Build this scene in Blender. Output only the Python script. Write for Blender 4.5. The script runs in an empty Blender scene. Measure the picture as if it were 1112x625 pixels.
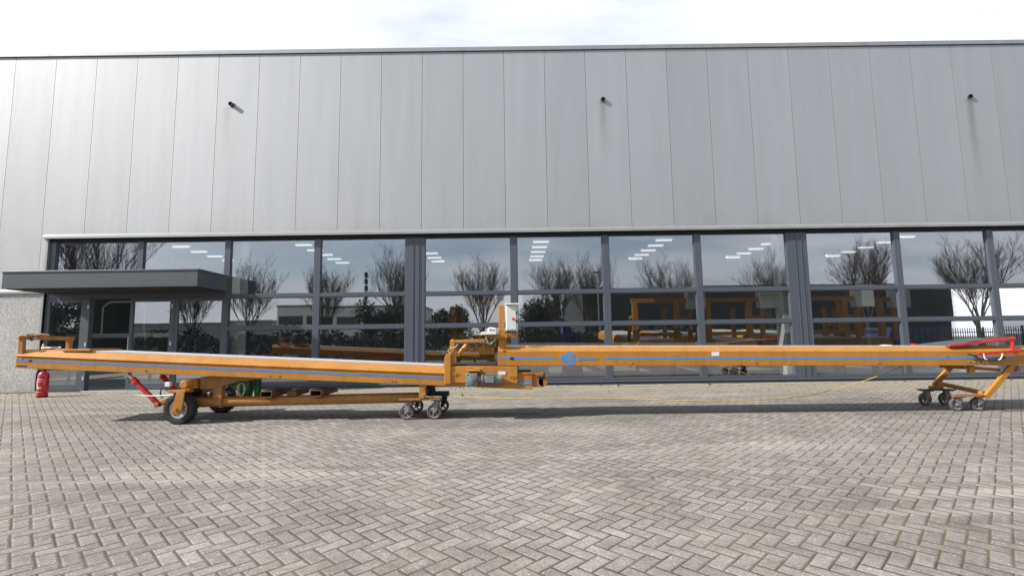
import bpy, bmesh, math, random
from mathutils import Vector, Matrix

S = bpy.context.scene
COL = S.collection
R = math.radians
PI = math.pi

# ---------------------------------------------------------------- camera model (fitted to the facade seams)
F, PITCH, ROLL, YAW = 539.83, 0.105224, -0.013721, 0.000607
CAMZ, WALL, X0, GRADE = 1.0499, 11.576, -0.1227, 0.022

def ray(x, y):
    X, Y = x - 556.0, y - 312.5
    cr, sr = math.cos(ROLL), math.sin(ROLL)
    px, py = cr*X + sr*Y, -sr*X + cr*Y
    cp, sp = math.cos(PITCH), math.sin(PITCH)
    yy, zz, xx = cp*F + sp*py, sp*F - cp*py, px
    c, s = math.cos(YAW), math.sin(YAW)
    return Vector((c*xx + s*yy, -s*xx + c*yy, zz))

def A(x, y, Y):
    d = ray(x, y); return Vector((0, 0, CAMZ)) + d*(Y/d.y)

def G(x, y):
    d = ray(x, y); t = (-GRADE*WALL - CAMZ)/(d.z - GRADE*d.y)
    return Vector((0, 0, CAMZ)) + d*t

def gz(Y):
    return -GRADE*(WALL - max(min(Y, WALL), -14.0))

# ---------------------------------------------------------------- materials
def mat(name, col=(.5, .5, .5), rough=.5, metal=0.0, spec=.5, noise=0.0, nscale=8.0, bump=0.0, bscale=60.0, coat=0.0):
    m = bpy.data.materials.new(name); m.use_nodes = True
    nt = m.node_tree; b = nt.nodes['Principled BSDF']
    b.inputs['Base Color'].default_value = (*col, 1)
    b.inputs['Roughness'].default_value = rough
    b.inputs['Metallic'].default_value = metal
    b.inputs['Specular IOR Level'].default_value = spec
    b.inputs['Coat Weight'].default_value = coat
    tc = nt.nodes.new('ShaderNodeTexCoord')
    if noise:
        n = nt.nodes.new('ShaderNodeTexNoise'); n.inputs['Scale'].default_value = nscale
        n.inputs['Detail'].default_value = 6; n.inputs['Roughness'].default_value = .65
        nt.links.new(tc.outputs['Object'], n.inputs['Vector'])
        mr = nt.nodes.new('ShaderNodeMapRange')
        mr.inputs[1].default_value = .3; mr.inputs[2].default_value = .7
        mr.inputs[3].default_value = 1 - noise; mr.inputs[4].default_value = 1 + noise*.6
        nt.links.new(n.outputs['Fac'], mr.inputs[0])
        mx = nt.nodes.new('ShaderNodeVectorMath'); mx.operation = 'SCALE'
        mx.inputs[0].default_value = col
        nt.links.new(mr.outputs[0], mx.inputs['Scale'])
        nt.links.new(mx.outputs[0], b.inputs['Base Color'])
        rr = nt.nodes.new('ShaderNodeMapRange')
        rr.inputs[1].default_value = .3; rr.inputs[2].default_value = .7
        rr.inputs[3].default_value = min(1, rough + .12); rr.inputs[4].default_value = max(.05, rough - .08)
        nt.links.new(n.outputs['Fac'], rr.inputs[0]); nt.links.new(rr.outputs[0], b.inputs['Roughness'])
    if bump:
        n2 = nt.nodes.new('ShaderNodeTexNoise'); n2.inputs['Scale'].default_value = bscale
        n2.inputs['Detail'].default_value = 3
        nt.links.new(tc.outputs['Object'], n2.inputs['Vector'])
        bp = nt.nodes.new('ShaderNodeBump'); bp.inputs['Strength'].default_value = bump
        bp.inputs['Distance'].default_value = .01
        nt.links.new(n2.outputs['Fac'], bp.inputs['Height']); nt.links.new(bp.outputs[0], b.inputs['Normal'])
    return m

class NT:
    """small shorthand for node trees"""
    def __init__(s, m): s.t = m.node_tree; s.N = s.t.nodes; s.L = s.t.links
    def n(s, typ, **kw):
        o = s.N.new(typ)
        for k, v in kw.items(): setattr(o, k, v)
        return o
    def put(s, sock, v):
        if isinstance(v, (int, float, tuple, list)): sock.default_value = v
        else: s.L.new(v, sock)
    def m(s, op, a, b=0.0, c=0.0):
        o = s.n('ShaderNodeMath', operation=op)
        s.put(o.inputs[0], a); s.put(o.inputs[1], b); s.put(o.inputs[2], c)
        return o.outputs[0]
    def mapr(s, v, a, b, c, d):
        o = s.n('ShaderNodeMapRange')
        s.put(o.inputs[0], v)
        for i, q in zip((1, 2, 3, 4), (a, b, c, d)): s.put(o.inputs[i], q)
        return o.outputs[0]
    def noise(s, vec, scale, detail=5, rough=.6):
        o = s.n('ShaderNodeTexNoise'); o.inputs['Scale'].default_value = scale
        o.inputs['Detail'].default_value = detail; o.inputs['Roughness'].default_value = rough
        s.L.new(vec, o.inputs['Vector']); return o.outputs['Fac']
    def mix(s, f, a, b, blend='MIX'):
        o = s.n('ShaderNodeMix', data_type='RGBA', blend_type=blend)
        s.put(o.inputs[0], f)
        s.put(o.inputs[6], a if not isinstance(a, tuple) else (*a, 1))
        s.put(o.inputs[7], b if not isinstance(b, tuple) else (*b, 1))
        return o.outputs[2]

ORANGE = (.46, .193, .024)
M = {}
def worn_orange(name, col, grime, chips):
    m = mat(name, col, .42); q = NT(m); b = q.N['Principled BSDF']
    tc = q.n('ShaderNodeTexCoord'); P = tc.outputs['Object']
    f1 = q.mapr(q.noise(P, 2.2, 6, .65), .3, .7, .84, 1.10)
    sc = q.n('ShaderNodeVectorMath', operation='SCALE'); sc.inputs[0].default_value = col; q.L.new(f1, sc.inputs['Scale'])
    st = q.n('ShaderNodeMapping'); q.L.new(P, st.inputs[0]); st.inputs['Scale'].default_value = (9, 9, .9)
    c = q.mix(q.mapr(q.noise(st.outputs[0], 1.4, 6, .7), .50, .72, 0, grime), sc.outputs[0], (.16, .085, .03))
    c = q.mix(q.mapr(q.noise(P, 5.5, 5, .7), .55, .75, 0, .4), c, (.52, .30, .12))
    ch = q.m('MULTIPLY', q.mapr(q.noise(P, 38, 3, .6), .66, .69, 0, 1), q.mapr(q.noise(P, 3.1, 3), .48, .56, 0, chips))
    c = q.mix(ch, c, (.07, .04, .025))
    q.L.new(c, b.inputs['Base Color'])
    q.L.new(q.mapr(q.noise(P, 6, 4), .3, .7, .52, .34), b.inputs['Roughness'])
    bp = q.n('ShaderNodeBump'); bp.inputs['Strength'].default_value = .10; bp.inputs['Distance'].default_value = .01
    q.L.new(q.noise(P, 14, 3), bp.inputs['Height']); q.L.new(bp.outputs[0], b.inputs['Normal'])
    return m
M['orange'] = worn_orange('orange_paint', ORANGE, .35, .8)
M['orange_dirty'] = worn_orange('weathered_orange_paint', (.38, .16, .03), .7, 1.0)
M['brown_steel'] = mat('rusty_brown_steel', (.17, .078, .03), .7, noise=.4, nscale=14, bump=.2)
M['blue'] = mat('blue_vinyl', (.095, .25, .50), .4, noise=.12, nscale=9)
M['blue_worn'] = mat('faded_blue_vinyl', (.11, .20, .36), .5, noise=.2, nscale=6)
M['belt'] = mat('grey_conveyor_belt', (.46, .45, .45), .55, noise=.12, nscale=5)
M['rubber'] = mat('black_rubber', (.022, .022, .023), .75, noise=.35, nscale=30, bump=.3, bscale=80)
M['rubber_grey'] = mat('scuffed_grey_rubber', (.09, .09, .092), .7, noise=.35, nscale=10)
M['tray'] = mat('grey_rubber_mat', (.075, .077, .083), .6, noise=.2, nscale=5)
M['dark_steel'] = mat('dark_steel', (.05, .047, .043), .55, metal=.3, noise=.35, nscale=20)
M['zinc'] = mat('galvanised_steel', (.45, .45, .44), .42, metal=.75, noise=.25, nscale=25)
M['castwheel'] = mat('dusty_cast_wheel', (.27, .25, .225), .65, metal=.25, noise=.35, nscale=25)
M['chrome'] = mat('chrome_rod', (.75, .75, .75), .18, metal=1)
M['red'] = mat('red_paint', (.50, .022, .022), .42, noise=.12, nscale=9)
M['red_ext'] = mat('extinguisher_red', (.52, .012, .014), .3, noise=.05, coat=.4)
M['white'] = mat('white_paint', (.78, .78, .76), .4, noise=.05, nscale=6)
M['cabinet'] = mat('light_grey_cabinet', (.64, .65, .63), .4, noise=.08, nscale=5)
M['black'] = mat('black_plastic', (.015, .015, .016), .45)
M['motor'] = mat('greygreen_motor', (.20, .225, .225), .5, noise=.3, nscale=16)
M['green'] = mat('green_paint', (.035, .16, .055), .5, noise=.2, nscale=14)
M['yellow'] = mat('yellow_plastic', (.58, .40, .07), .5, noise=.15)
M['cream_hose'] = mat('cream_hose', (.55, .52, .34), .5)
M['anthracite'] = mat('anthracite_aluminium', (.082, .094, .115), .38, spec=.5, noise=.08, nscale=2.5)
M['anthracite_l'] = mat('anthracite_fascia', (.066, .080, .088), .45, spec=.5, noise=.07, nscale=2.5)
M['gap'] = mat('black_joint', (.012, .012, .014), .8)
M['trim'] = mat('light_grey_trim', (.34, .35, .35), .45, metal=.45, noise=.15, nscale=3)
M['concrete'] = mat('concrete', (.33, .31, .27), .9, noise=.3, nscale=5, bump=.3)
M['inner'] = mat('hall_inner_wall', (.24, .245, .25), .8, noise=.1, nscale=1)
M['innerceil'] = mat('hall_ceiling', (.42, .44, .46), .8)
M['floor'] = mat('hall_floor', (.17, .168, .16), .5, noise=.2, nscale=1)
M['column'] = mat('pale_column_paint', (.62, .66, .62), .6, noise=.05)
M['contblue'] = mat('dark_blue_steel', (.03, .045, .17), .5, noise=.2, nscale=3)
M['bark'] = mat('grey_brown_bark', (.085, .068, .055), .9, noise=.3, nscale=9)
M['twig'] = mat('dark_twig', (.075, .055, .045), .9)
M['leaf'] = mat('dark_evergreen_leaf', (.028, .04, .02), .7, noise=.5, nscale=1.5)
M['bldwhite'] = mat('white_render_wall', (.62, .62, .60), .8, noise=.06, nscale=.6)
M['blddark'] = mat('dark_steel_cladding', (.022, .023, .024), .6, noise=.1, nscale=.6)
M['bldgrey'] = mat('grey_cladding', (.22, .23, .24), .7, noise=.1, nscale=.6)
M['winblack'] = mat('dark_window_glass', (.02, .022, .025), .08)
M['fence'] = mat('black_fence_paint', (.02, .022, .022), .5)
M['grass'] = mat('rough_grass', (.07, .095, .03), .95, noise=.45, nscale=1.2)

def lamp_mat():
    m = bpy.data.materials.new('lit_tube'); m.use_nodes = True
    b = m.node_tree.nodes['Principled BSDF']
    b.inputs['Base Color'].default_value = (.9, .9, .88, 1)
    b.inputs['Emission Color'].default_value = (1, .97, .92, 1); b.inputs['Emission Strength'].default_value = .5
    return m
M['tube'] = lamp_mat()

def glass_mat():
    m = bpy.data.materials.new('solar_glass'); m.use_nodes = True
    q = NT(m); q.N.clear()
    out = q.n('ShaderNodeOutputMaterial')
    tr = q.n('ShaderNodeBsdfTransparent'); tr.inputs['Color'].default_value = (.88, .89, .90, 1)
    gl = q.n('ShaderNodeBsdfGlossy'); gl.inputs['Roughness'].default_value = 0.0
    gl.inputs['Color'].default_value = (.90, .935, 1, 1)
    tc = q.n('ShaderNodeTexCoord')
    nz = q.noise(tc.outputs['Object'], 1.1, 1, .4)
    bp = q.n('ShaderNodeBump'); bp.inputs['Strength'].default_value = .018; bp.inputs['Distance'].default_value = .02
    q.L.new(nz, bp.inputs['Height']); q.L.new(bp.outputs[0], gl.inputs['Normal'])
    fr = q.n('ShaderNodeFresnel'); fr.inputs['IOR'].default_value = 1.5
    fac = q.m('ADD', q.m('MULTIPLY', fr.outputs[0], .68), .29)
    mx = q.n('ShaderNodeMixShader')
    q.L.new(fac, mx.inputs[0]); q.L.new(tr.outputs[0], mx.inputs[1]); q.L.new(gl.outputs[0], mx.inputs[2])
    q.L.new(mx.outputs[0], out.inputs[0])
    return m
M['glass'] = glass_mat()
def clear_mat():
    m = bpy.data.materials.new('clear_glass'); m.use_nodes = True
    q = NT(m); q.N.clear(); out = q.n('ShaderNodeOutputMaterial')
    tr = q.n('ShaderNodeBsdfTransparent'); tr.inputs['Color'].default_value = (.95, .97, .96, 1)
    gl = q.n('ShaderNodeBsdfGlossy'); gl.inputs['Roughness'].default_value = 0.0
    mx = q.n('ShaderNodeMixShader'); mx.inputs[0].default_value = .04
    q.L.new(tr.outputs[0], mx.inputs[1]); q.L.new(gl.outputs[0], mx.inputs[2]); q.L.new(mx.outputs[0], out.inputs[0]); return m
M['clear'] = clear_mat()

def cladding_mat():
    m = bpy.data.materials.new('silver_sandwich_panel'); m.use_nodes = True
    q = NT(m); b = q.N['Principled BSDF']
    tc = q.n('ShaderNodeTexCoord'); P = tc.outputs['Object']
    sx = q.n('ShaderNodeSeparateXYZ'); q.L.new(P, sx.inputs[0])
    X, Y, Z = sx.outputs
    # slight tone differences from panel to panel, faint soiling
    k = q.m('FLOOR', q.m('SUBTRACT', X, X0))
    wn = q.n('ShaderNodeTexWhiteNoise', noise_dimensions='1D'); q.L.new(k, wn.inputs['W'])
    tone = q.mapr(wn.outputs['Value'], 0, 1, .955, 1.03)
    st = q.n('ShaderNodeMapping'); q.L.new(P, st.inputs[0]); st.inputs['Scale'].default_value = (2.2, 1, .22)
    dirt = q.mapr(q.noise(st.outputs[0], 1.3, 6), .35, .75, 1.02, .93)
    base = q.n('ShaderNodeVectorMath', operation='SCALE'); base.inputs[0].default_value = (.43, .435, .445)
    q.L.new(q.m('MULTIPLY', tone, dirt), base.inputs['Scale'])
    col = base.outputs[0]
    # brownish streaks under the three overflow pipes
    for i, (px, pz, ln, amt) in enumerate(((-6.86, 6.80, 1.5, .22), (2.28, 6.80, 1.5, .45), (11.22, 6.75, 2.1, .55))):
        wob = q.m('MULTIPLY', q.m('SUBTRACT', q.noise(P, 2.5 + i, 3), .5), .16)
        dx = q.m('ABSOLUTE', q.m('ADD', q.m('SUBTRACT', X, px), wob))
        side = q.mapr(dx, .03, .13, 1, 0)
        dz = q.m('SUBTRACT', pz, Z)
        down = q.m('MULTIPLY', q.mapr(dz, 0, ln, 1, 0), q.m('GREATER_THAN', dz, 0))
        f = q.m('MULTIPLY', q.m('MULTIPLY', side, down), amt)
        col = q.mix(f, col, (.20, .17, .14))
    # dust line above the window lintel
    fl = q.m('MULTIPLY', q.mapr(Z, 3.69, 4.05, .35, 0), q.mapr(q.noise(P, 1.6, 5), .4, .65, 0, 1))
    col = q.mix(fl, col, (.36, .32, .25))
    q.L.new(col, b.inputs['Base Color'])
    b.inputs['Metallic'].default_value = .55
    b.inputs['Roughness'].default_value = .64
    # micro ribs
    w = q.m('SINE', q.m('MULTIPLY', X, 2*PI/.05))
    bp = q.n('ShaderNodeBump'); bp.inputs['Strength'].default_value = .07; bp.inputs['Distance'].default_value = .003
    q.L.new(w, bp.inputs['Height'])
    bp2 = q.n('ShaderNodeBump'); bp2.inputs['Strength'].default_value = .12; bp2.inputs['Distance'].default_value = .02
    q.L.new(q.noise(st.outputs[0], .9, 2), bp2.inputs['Height']); q.L.new(bp.outputs[0], bp2.inputs['Normal'])
    q.L.new(bp2.outputs[0], b.inputs['Normal'])
    return m
M['cladding'] = cladding_mat()

def pebble_mat():
    m = bpy.data.materials.new('washed_pebble_concrete'); m.use_nodes = True
    q = NT(m); b = q.N['Principled BSDF']
    tc = q.n('ShaderNodeTexCoord'); P = tc.outputs['Object']
    v = q.n('ShaderNodeTexVoronoi'); v.inputs['Scale'].default_value = 55; q.L.new(P, v.inputs['Vector'])
    wn = q.n('ShaderNodeTexWhiteNoise', noise_dimensions='3D'); q.L.new(v.outputs['Color'], wn.inputs['Vector'])
    c1 = q.mix(q.mapr(wn.outputs['Value'], .1, .9, 0, 1), (.33, .32, .305), (.74, .73, .70))
    c2 = q.mix(q.mapr(v.outputs['Distance'], .25, .6, 0, .6), c1, (.36, .35, .33))
    sx = q.n('ShaderNodeSeparateXYZ'); q.L.new(P, sx.inputs[0])
    low = q.m('MULTIPLY', q.mapr(sx.outputs[2], 0, .45, .6, 0), q.mapr(q.noise(P, 3, 5), .35, .65, 0, 1))
    c3 = q.mix(low, c2, (.20, .20, .14))
    big = q.mapr(q.noise(P, .9, 4), .3, .7, .9, 1.06)
    sc = q.n('ShaderNodeVectorMath', operation='SCALE'); q.L.new(c3, sc.inputs[0]); q.L.new(big, sc.inputs['Scale'])
    q.L.new(sc.outputs[0], b.inputs['Base Color']); b.inputs['Roughness'].default_value = .85
    bp = q.n('ShaderNodeBump'); bp.inputs['Strength'].default_value = .7; bp.inputs['Distance'].default_value = .008; bp.invert = True
    q.L.new(v.outputs['Distance'], bp.inputs['Height']); q.L.new(bp.outputs[0], b.inputs['Normal'])
    return m
M['pebble'] = pebble_mat()

def paving_mat():
    """herringbone of 0.2 x 0.1 m concrete blocks, laid at 45 degrees to the facade"""
    m = bpy.data.materials.new('herringbone_block_paving'); m.use_nodes = True
    q = NT(m); b = q.N['Principled BSDF']
    tc = q.n('ShaderNodeTexCoord'); P = tc.outputs['Object']
    # gentle unevenness of the laid rows
    wv = q.n('ShaderNodeTexNoise'); wv.inputs['Scale'].default_value = .8; wv.inputs['Detail'].default_value = 2
    q.L.new(P, wv.inputs['Vector'])
    off = q.n('ShaderNodeVectorMath', operation='MULTIPLY_ADD')
    q.L.new(wv.outputs['Color'], off.inputs[0]); off.inputs[1].default_value = (.035, .035, 0)
    q.L.new(P, off.inputs[2])
    mp = q.n('ShaderNodeMapping'); q.L.new(off.outputs[0], mp.inputs[0])
    mp.inputs['Rotation'].default_value = (0, 0, R(45)); mp.inputs['Scale'].default_value = (10, 10, 10)
    sx = q.n('ShaderNodeSeparateXYZ'); q.L.new(mp.outputs[0], sx.inputs[0])
    u, v = sx.outputs[0], sx.outputs[1]
    i, j = q.m('FLOOR', u), q.m('FLOOR', v)
    fu, fv = q.m('SUBTRACT', u, i), q.m('SUBTRACT', v, j)
    k = q.m('FLOORED_MODULO', q.m('SUBTRACT', i, j), 4.0)
    def eq(a, n): return q.m('COMPARE', a, float(n), .25)
    e0, e1, e2, e3 = (eq(k, n) for n in range(4))
    isH = q.m('ADD', e0, e1)
    lu, lv = q.m('ADD', fu, e1), q.m('ADD', fv, e2)      # local position inside the brick
    Lu, Lv = q.m('ADD', 1.0, isH), q.m('SUBTRACT', 2.0, isH)
    du = q.m('MINIMUM', lu, q.m('SUBTRACT', Lu, lu))
    dv = q.m('MINIMUM', lv, q.m('SUBTRACT', Lv, lv))
    d = q.m('MINIMUM', du, dv)
    bi, bj = q.m('SUBTRACT', i, e1), q.m('SUBTRACT', j, e2)
    cx = q.n('ShaderNodeCombineXYZ'); q.L.new(bi, cx.inputs[0]); q.L.new(bj, cx.inputs[1])
    wn = q.n('ShaderNodeTexWhiteNoise', noise_dimensions='3D'); q.L.new(cx.outputs[0], wn.inputs['Vector'])
    rnd = wn.outputs['Value']
    edge = q.m('ADD', .030, q.m('MULTIPLY', q.noise(P, 30, 4, .7), .055))
    joint = q.mapr(q.m('SUBTRACT', d, edge), -.025, .03, 1, 0)
    # block colour
    c = q.mix(rnd, (.218, .199, .182), (.282, .259, .238))
    fine = q.mapr(q.noise(P, 130, 4, .75), .3, .7, .70, 1.28)
    blot = q.mapr(q.noise(P, 9, 6, .7), .3, .7, .80, 1.16)
    big = q.mapr(q.noise(P, .42, 6, .65), .3, .7, .74, 1.20)
    grain = q.n('ShaderNodeTexVoronoi'); grain.inputs['Scale'].default_value = 95; q.L.new(P, grain.inputs['Vector'])
    gs = q.n('ShaderNodeSeparateColor'); q.L.new(grain.outputs['Color'], gs.inputs[0])
    fine2 = q.mapr(gs.outputs[0], 0, 1, .80, 1.2)
    fine2 = q.m('MULTIPLY', fine2, q.mapr(q.noise(P, 2.1, 5, .7), .3, .7, .84, 1.13))
    sc = q.n('ShaderNodeVectorMath', operation='SCALE'); q.L.new(c, sc.inputs[0])
    q.L.new(q.m('MULTIPLY', fine2, q.m('MULTIPLY', q.m('MULTIPLY', fine, blot), big)), sc.inputs['Scale'])
    c = sc.outputs[0]
    # pale grit and bright specks
    vo = q.n('ShaderNodeTexVoronoi'); vo.inputs['Scale'].default_value = 26; q.L.new(P, vo.inputs['Vector'])
    sp = q.m('MULTIPLY', q.m('LESS_THAN', vo.outputs['Distance'], .13), q.m('GREATER_THAN', q.noise(P, 5.3, 3), .52))
    c = q.mix(q.m('MULTIPLY', sp, .6), c, (.62, .60, .56))
    # worn pale tracks, moss patches
    tm = q.n('ShaderNodeMapping'); q.L.new(P, tm.inputs[0]); tm.inputs['Scale'].default_value = (.16, 1.3, 1)
    tr = q.mapr(q.noise(tm.outputs[0], 1.1, 5, .65), .54, .72, 0, .6)
    c = q.mix(tr, c, (.44, .41, .365))
    dk = q.mapr(q.noise(tm.outputs[0], 2.3, 6, .7), .56, .70, 0, .45)
    c = q.mix(dk, c, (.135, .122, .105))
    mossy = q.mapr(q.noise(P, .9, 6, .7), .48, .66, 0, 1)
    c = q.mix(q.m('MULTIPLY', q.mapr(q.noise(P, 4.2, 6, .75), .57, .70, 0, .55), mossy), c, (.125, .122, .055))
    # sandy dirt close to the building
    sy = q.n('ShaderNodeSeparateXYZ'); q.L.new(P, sy.inputs[0])
    near = q.m('MULTIPLY', q.mapr(sy.outputs[1], 9.1, 11.2, 0, .75), q.mapr(q.noise(P, 1.9, 6, .7), .3, .6, .35, 1))
    c = q.mix(near, c, (.34, .29, .20))
    jc = q.mix(q.mapr(q.noise(P, 1.3, 6, .75), .44, .60, 0, 1), (.055, .048, .037), (.088, .085, .03))
    jc = q.mix(q.m('MULTIPLY', near, .8), jc, (.24, .20, .13))
    fillj = q.mapr(q.noise(P, 3.1, 5, .7), .35, .60, .55, 1)
    c = q.mix(q.m('MULTIPLY', joint, fillj), c, jc)
    q.L.new(c, b.inputs['Base Color'])
    b.inputs['Roughness'].default_value = .88; b.inputs['Specular IOR Level'].default_value = .3
    # relief: recessed joints, blocks not quite level
    tilt = q.m('MULTIPLY', q.m('SUBTRACT', rnd, .5), .25)
    h = q.m('ADD', q.m('ADD', q.mapr(d, .03, .15, 0, 1), tilt), q.m('MULTIPLY', q.noise(P, 90, 4, .7), .35))
    bp = q.n('ShaderNodeBump'); bp.inputs['Strength'].default_value = .8; bp.inputs['Distance'].default_value = .006
    q.L.new(h, bp.inputs['Height'])
    b0 = q.n('ShaderNodeBump'); b0.inputs['Strength'].default_value = .7; b0.inputs['Distance'].default_value = .05
    q.L.new(q.noise(P, 1.25, 3, .5), b0.inputs['Height']); q.L.new(b0.outputs[0], bp.inputs['Normal'])
    q.L.new(bp.outputs[0], b.inputs['Normal'])
    return m
M['paving'] = paving_mat()

# ---------------------------------------------------------------- mesh builder
class MB:
    def __init__(s): s.v = []; s.f = []; s.mi = []; s.cur = 0; s.mats = []
    def use(s, m):
        m = M[m] if isinstance(m, str) else m
        if m not in s.mats: s.mats.append(m)
        s.cur = s.mats.index(m); return s
    def add(s, vs, fs):
        o = len(s.v); s.v += [tuple(p) for p in vs]
        for f in fs: s.f.append(tuple(o + i for i in f)); s.mi.append(s.cur)
        return s
    def box(s, x0, x1, y0, y1, z0, z1):
        vs = [(x, y, z) for z in (z0, z1) for y in (y0, y1) for x in (x0, x1)]
        return s.add(vs, [(0, 2, 3, 1), (4, 5, 7, 6), (0, 1, 5, 4), (2, 6, 7, 3), (0, 4, 6, 2), (1, 3, 7, 5)])
    def bar(s, p0, p1, w, h, up=(0, 0, 1)):
        """square bar from p0 to p1, w across, h along up"""
        p0, p1 = Vector(p0), Vector(p1); d = (p1 - p0).normalized()
        up = Vector(up)
        if abs(d.dot(up)) > .98: up = Vector((0, 1, 0))
        sd = d.cross(up).normalized(); u = sd.cross(d).normalized()
        vs = []
        for p in (p0, p1):
            for a, c in ((-1, -1), (1, -1), (1, 1), (-1, 1)): vs.append(p + sd*a*w/2 + u*c*h/2)
        return s.add(vs, [(0, 3, 2, 1), (4, 5, 6, 7), (0, 1, 5, 4), (1, 2, 6, 5), (2, 3, 7, 6), (3, 0, 4, 7)])
    def cyl(s, p0, p1, r, n=14, r1=None, cap=True):
        p0, p1 = Vector(p0), Vector(p1); r1 = r if r1 is None else r1
        d = (p1 - p0).normalized(); a = Vector((0, 0, 1)) if abs(d.z) < .9 else Vector((1, 0, 0))
        e = d.cross(a).normalized(); g = e.cross(d)
        vs = []
        for p, q in ((p0, r), (p1, r1)):
            for k in range(n):
                t = 2*PI*k/n; vs.append(p + e*math.cos(t)*q + g*math.sin(t)*q)
        fs = [(k, n + k, n + (k+1) % n, (k+1) % n) for k in range(n)]
        if cap: fs += [tuple(range(n)), tuple(range(2*n-1, n-1, -1))]
        return s.add(vs, fs)
    def tube(s, pts, r, n=6, r1=None):
        pts = [Vector(p) for p in pts]; m = len(pts); vs = []
        e = None
        for i, p in enumerate(pts):
            d = (pts[min(i+1, m-1)] - pts[max(i-1, 0)]).normalized()
            if e is None:
                a = Vector((0, 0, 1)) if abs(d.z) < .9 else Vector((1, 0, 0)); e = d.cross(a).normalized()
            else:
                e = (e - d*e.dot(d)); e = e.normalized() if e.length > 1e-6 else d.orthogonal().normalized()
            g = d.cross(e); q = r if r1 is None else r + (r1 - r)*i/(m-1)
            for k in range(n):
                t = 2*PI*k/n; vs.append(p + e*math.cos(t)*q + g*math.sin(t)*q)
        fs = []
        for i in range(m-1):
            for k in range(n):
                fs.append((i*n+k, i*n+(k+1) % n, (i+1)*n+(k+1) % n, (i+1)*n+k))
        fs += [tuple(range(n-1, -1, -1)), tuple(range((m-1)*n, m*n))]
        return s.add(vs, fs)
    def prism(s, prof, org, ax, bx, ext):
        """profile points (a,b) along ax,bx from org, extruded by the vector ext"""
        org, ax, bx, ext = Vector(org), Vector(ax), Vector(bx), Vector(ext); n = len(prof)
        vs = [org + ax*a + bx*b for a, b in prof] + [org + ax*a + bx*b + ext for a, b in prof]
        fs = [(k, (k+1) % n, n + (k+1) % n, n + k) for k in range(n)] + [tuple(range(n-1, -1, -1)), tuple(range(n, 2*n))]
        return s.add(vs, fs)
    def lathe(s, prof, c, axis=(0, 1, 0), n=24):
        """profile (r, t) revolved about axis through c; closed ring profile"""
        c = Vector(c); d = Vector(axis).normalized(); a = Vector((0, 0, 1)) if abs(d.z) < .9 else Vector((1, 0, 0))
        e = d.cross(a).normalized(); g = e.cross(d); m = len(prof); vs = []
        for k in range(n):
            t = 2*PI*k/n
            for r, h in prof: vs.append(c + d*h + (e*math.cos(t) + g*math.sin(t))*r)
        fs = []
        for k in range(n):
            for i in range(m):
                fs.append((k*m+i, k*m+(i+1) % m, ((k+1) % n)*m+(i+1) % m, ((k+1) % n)*m+i))
        return s.add(vs, fs)
    def build(s, name, parent=None, bevel=0.0, smooth=False, m=None):
        me = bpy.data.meshes.new(name); me.from_pydata(s.v, [], s.f)
        if m is not None: s.mats = [M[m] if isinstance(m, str) else m]
        for q in s.mats: me.materials.append(q)
        if m is None: me.polygons.foreach_set('material_index', s.mi)
        bm = bmesh.new(); bm.from_mesh(me); bmesh.ops.recalc_face_normals(bm, faces=bm.faces); bm.to_mesh(me); bm.free()
        o = bpy.data.objects.new(name, me); COL.objects.link(o)
        if smooth:
            me.polygons.foreach_set('use_smooth', [True]*len(me.polygons))
            me.set_sharp_from_angle(angle=R(40))
        if bevel:
            bv = o.modifiers.new('bevel', 'BEVEL'); bv.width = bevel; bv.segments = 2; bv.limit_method = 'ANGLE'
            bv.angle_limit = R(35)
        if parent:
            o.parent = parent
            if parent.type == 'EMPTY' or parent.parent: # geometry is written in world coordinates
                o.matrix_parent_inverse = Matrix.Translation(-world_loc(parent))
        return o

def world_loc(o):
    l = o.location.copy()
    while o.parent:
        l += o.matrix_parent_inverse.translation; o = o.parent; l += o.location
    return l

def thing(name, label, cat, loc=(0, 0, 0), group=None):
    o = bpy.data.objects.new(name, None); COL.objects.link(o); o.location = loc
    o.empty_display_size = .2
    return tag(o, label, cat, group)
def tag(o, label, cat, group=None):
    o['label'] = label; o['category'] = cat
    if group: o['group'] = group
    return o
def struct(o, kind='structure'):
    o['kind'] = kind; return o
def copy_tree(o, parent=None):
    c = o.copy(); COL.objects.link(c)
    if parent: c.parent = parent; c.matrix_parent_inverse = o.matrix_parent_inverse.copy()
    for ch in list(o.children): copy_tree(ch, c)
    return c
rnd = random.Random(7)

# ---------------------------------------------------------------- the ground
def sheet(name, xs, ys, zf, m):
    mb = MB(); n = len(xs)
    vs = [(x, y, zf(y)) for y in ys for x in xs]
    fs = [(j*n+i, j*n+i+1, (j+1)*n+i+1, (j+1)*n+i) for j in range(len(ys)-1) for i in range(n-1)]
    mb.add(vs, fs); return mb.build(name, m=m)
struct(sheet('ground', (-900, -60, 60, 900), (-900, -14, WALL, 900), lambda y: gz(y) - .02, 'grass'))
struct(sheet('pavement', (-45, 45), (-9.5, WALL - .02), gz, 'paving'))
mb = MB(); mb.box(-45, 45, -9.62, -9.5, -.62, gz(-9.5) + .1); struct(mb.build('kerb', m='concrete'))
mb = MB()
for k in range(27): mb.box(-10.7 + k + .004, -9.7 + k - .004, WALL - .26, WALL + .02, -.05, .004 + .003*(k % 3))
struct(mb.build('kerb_strip', m='concrete', bevel=.004))

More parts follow.
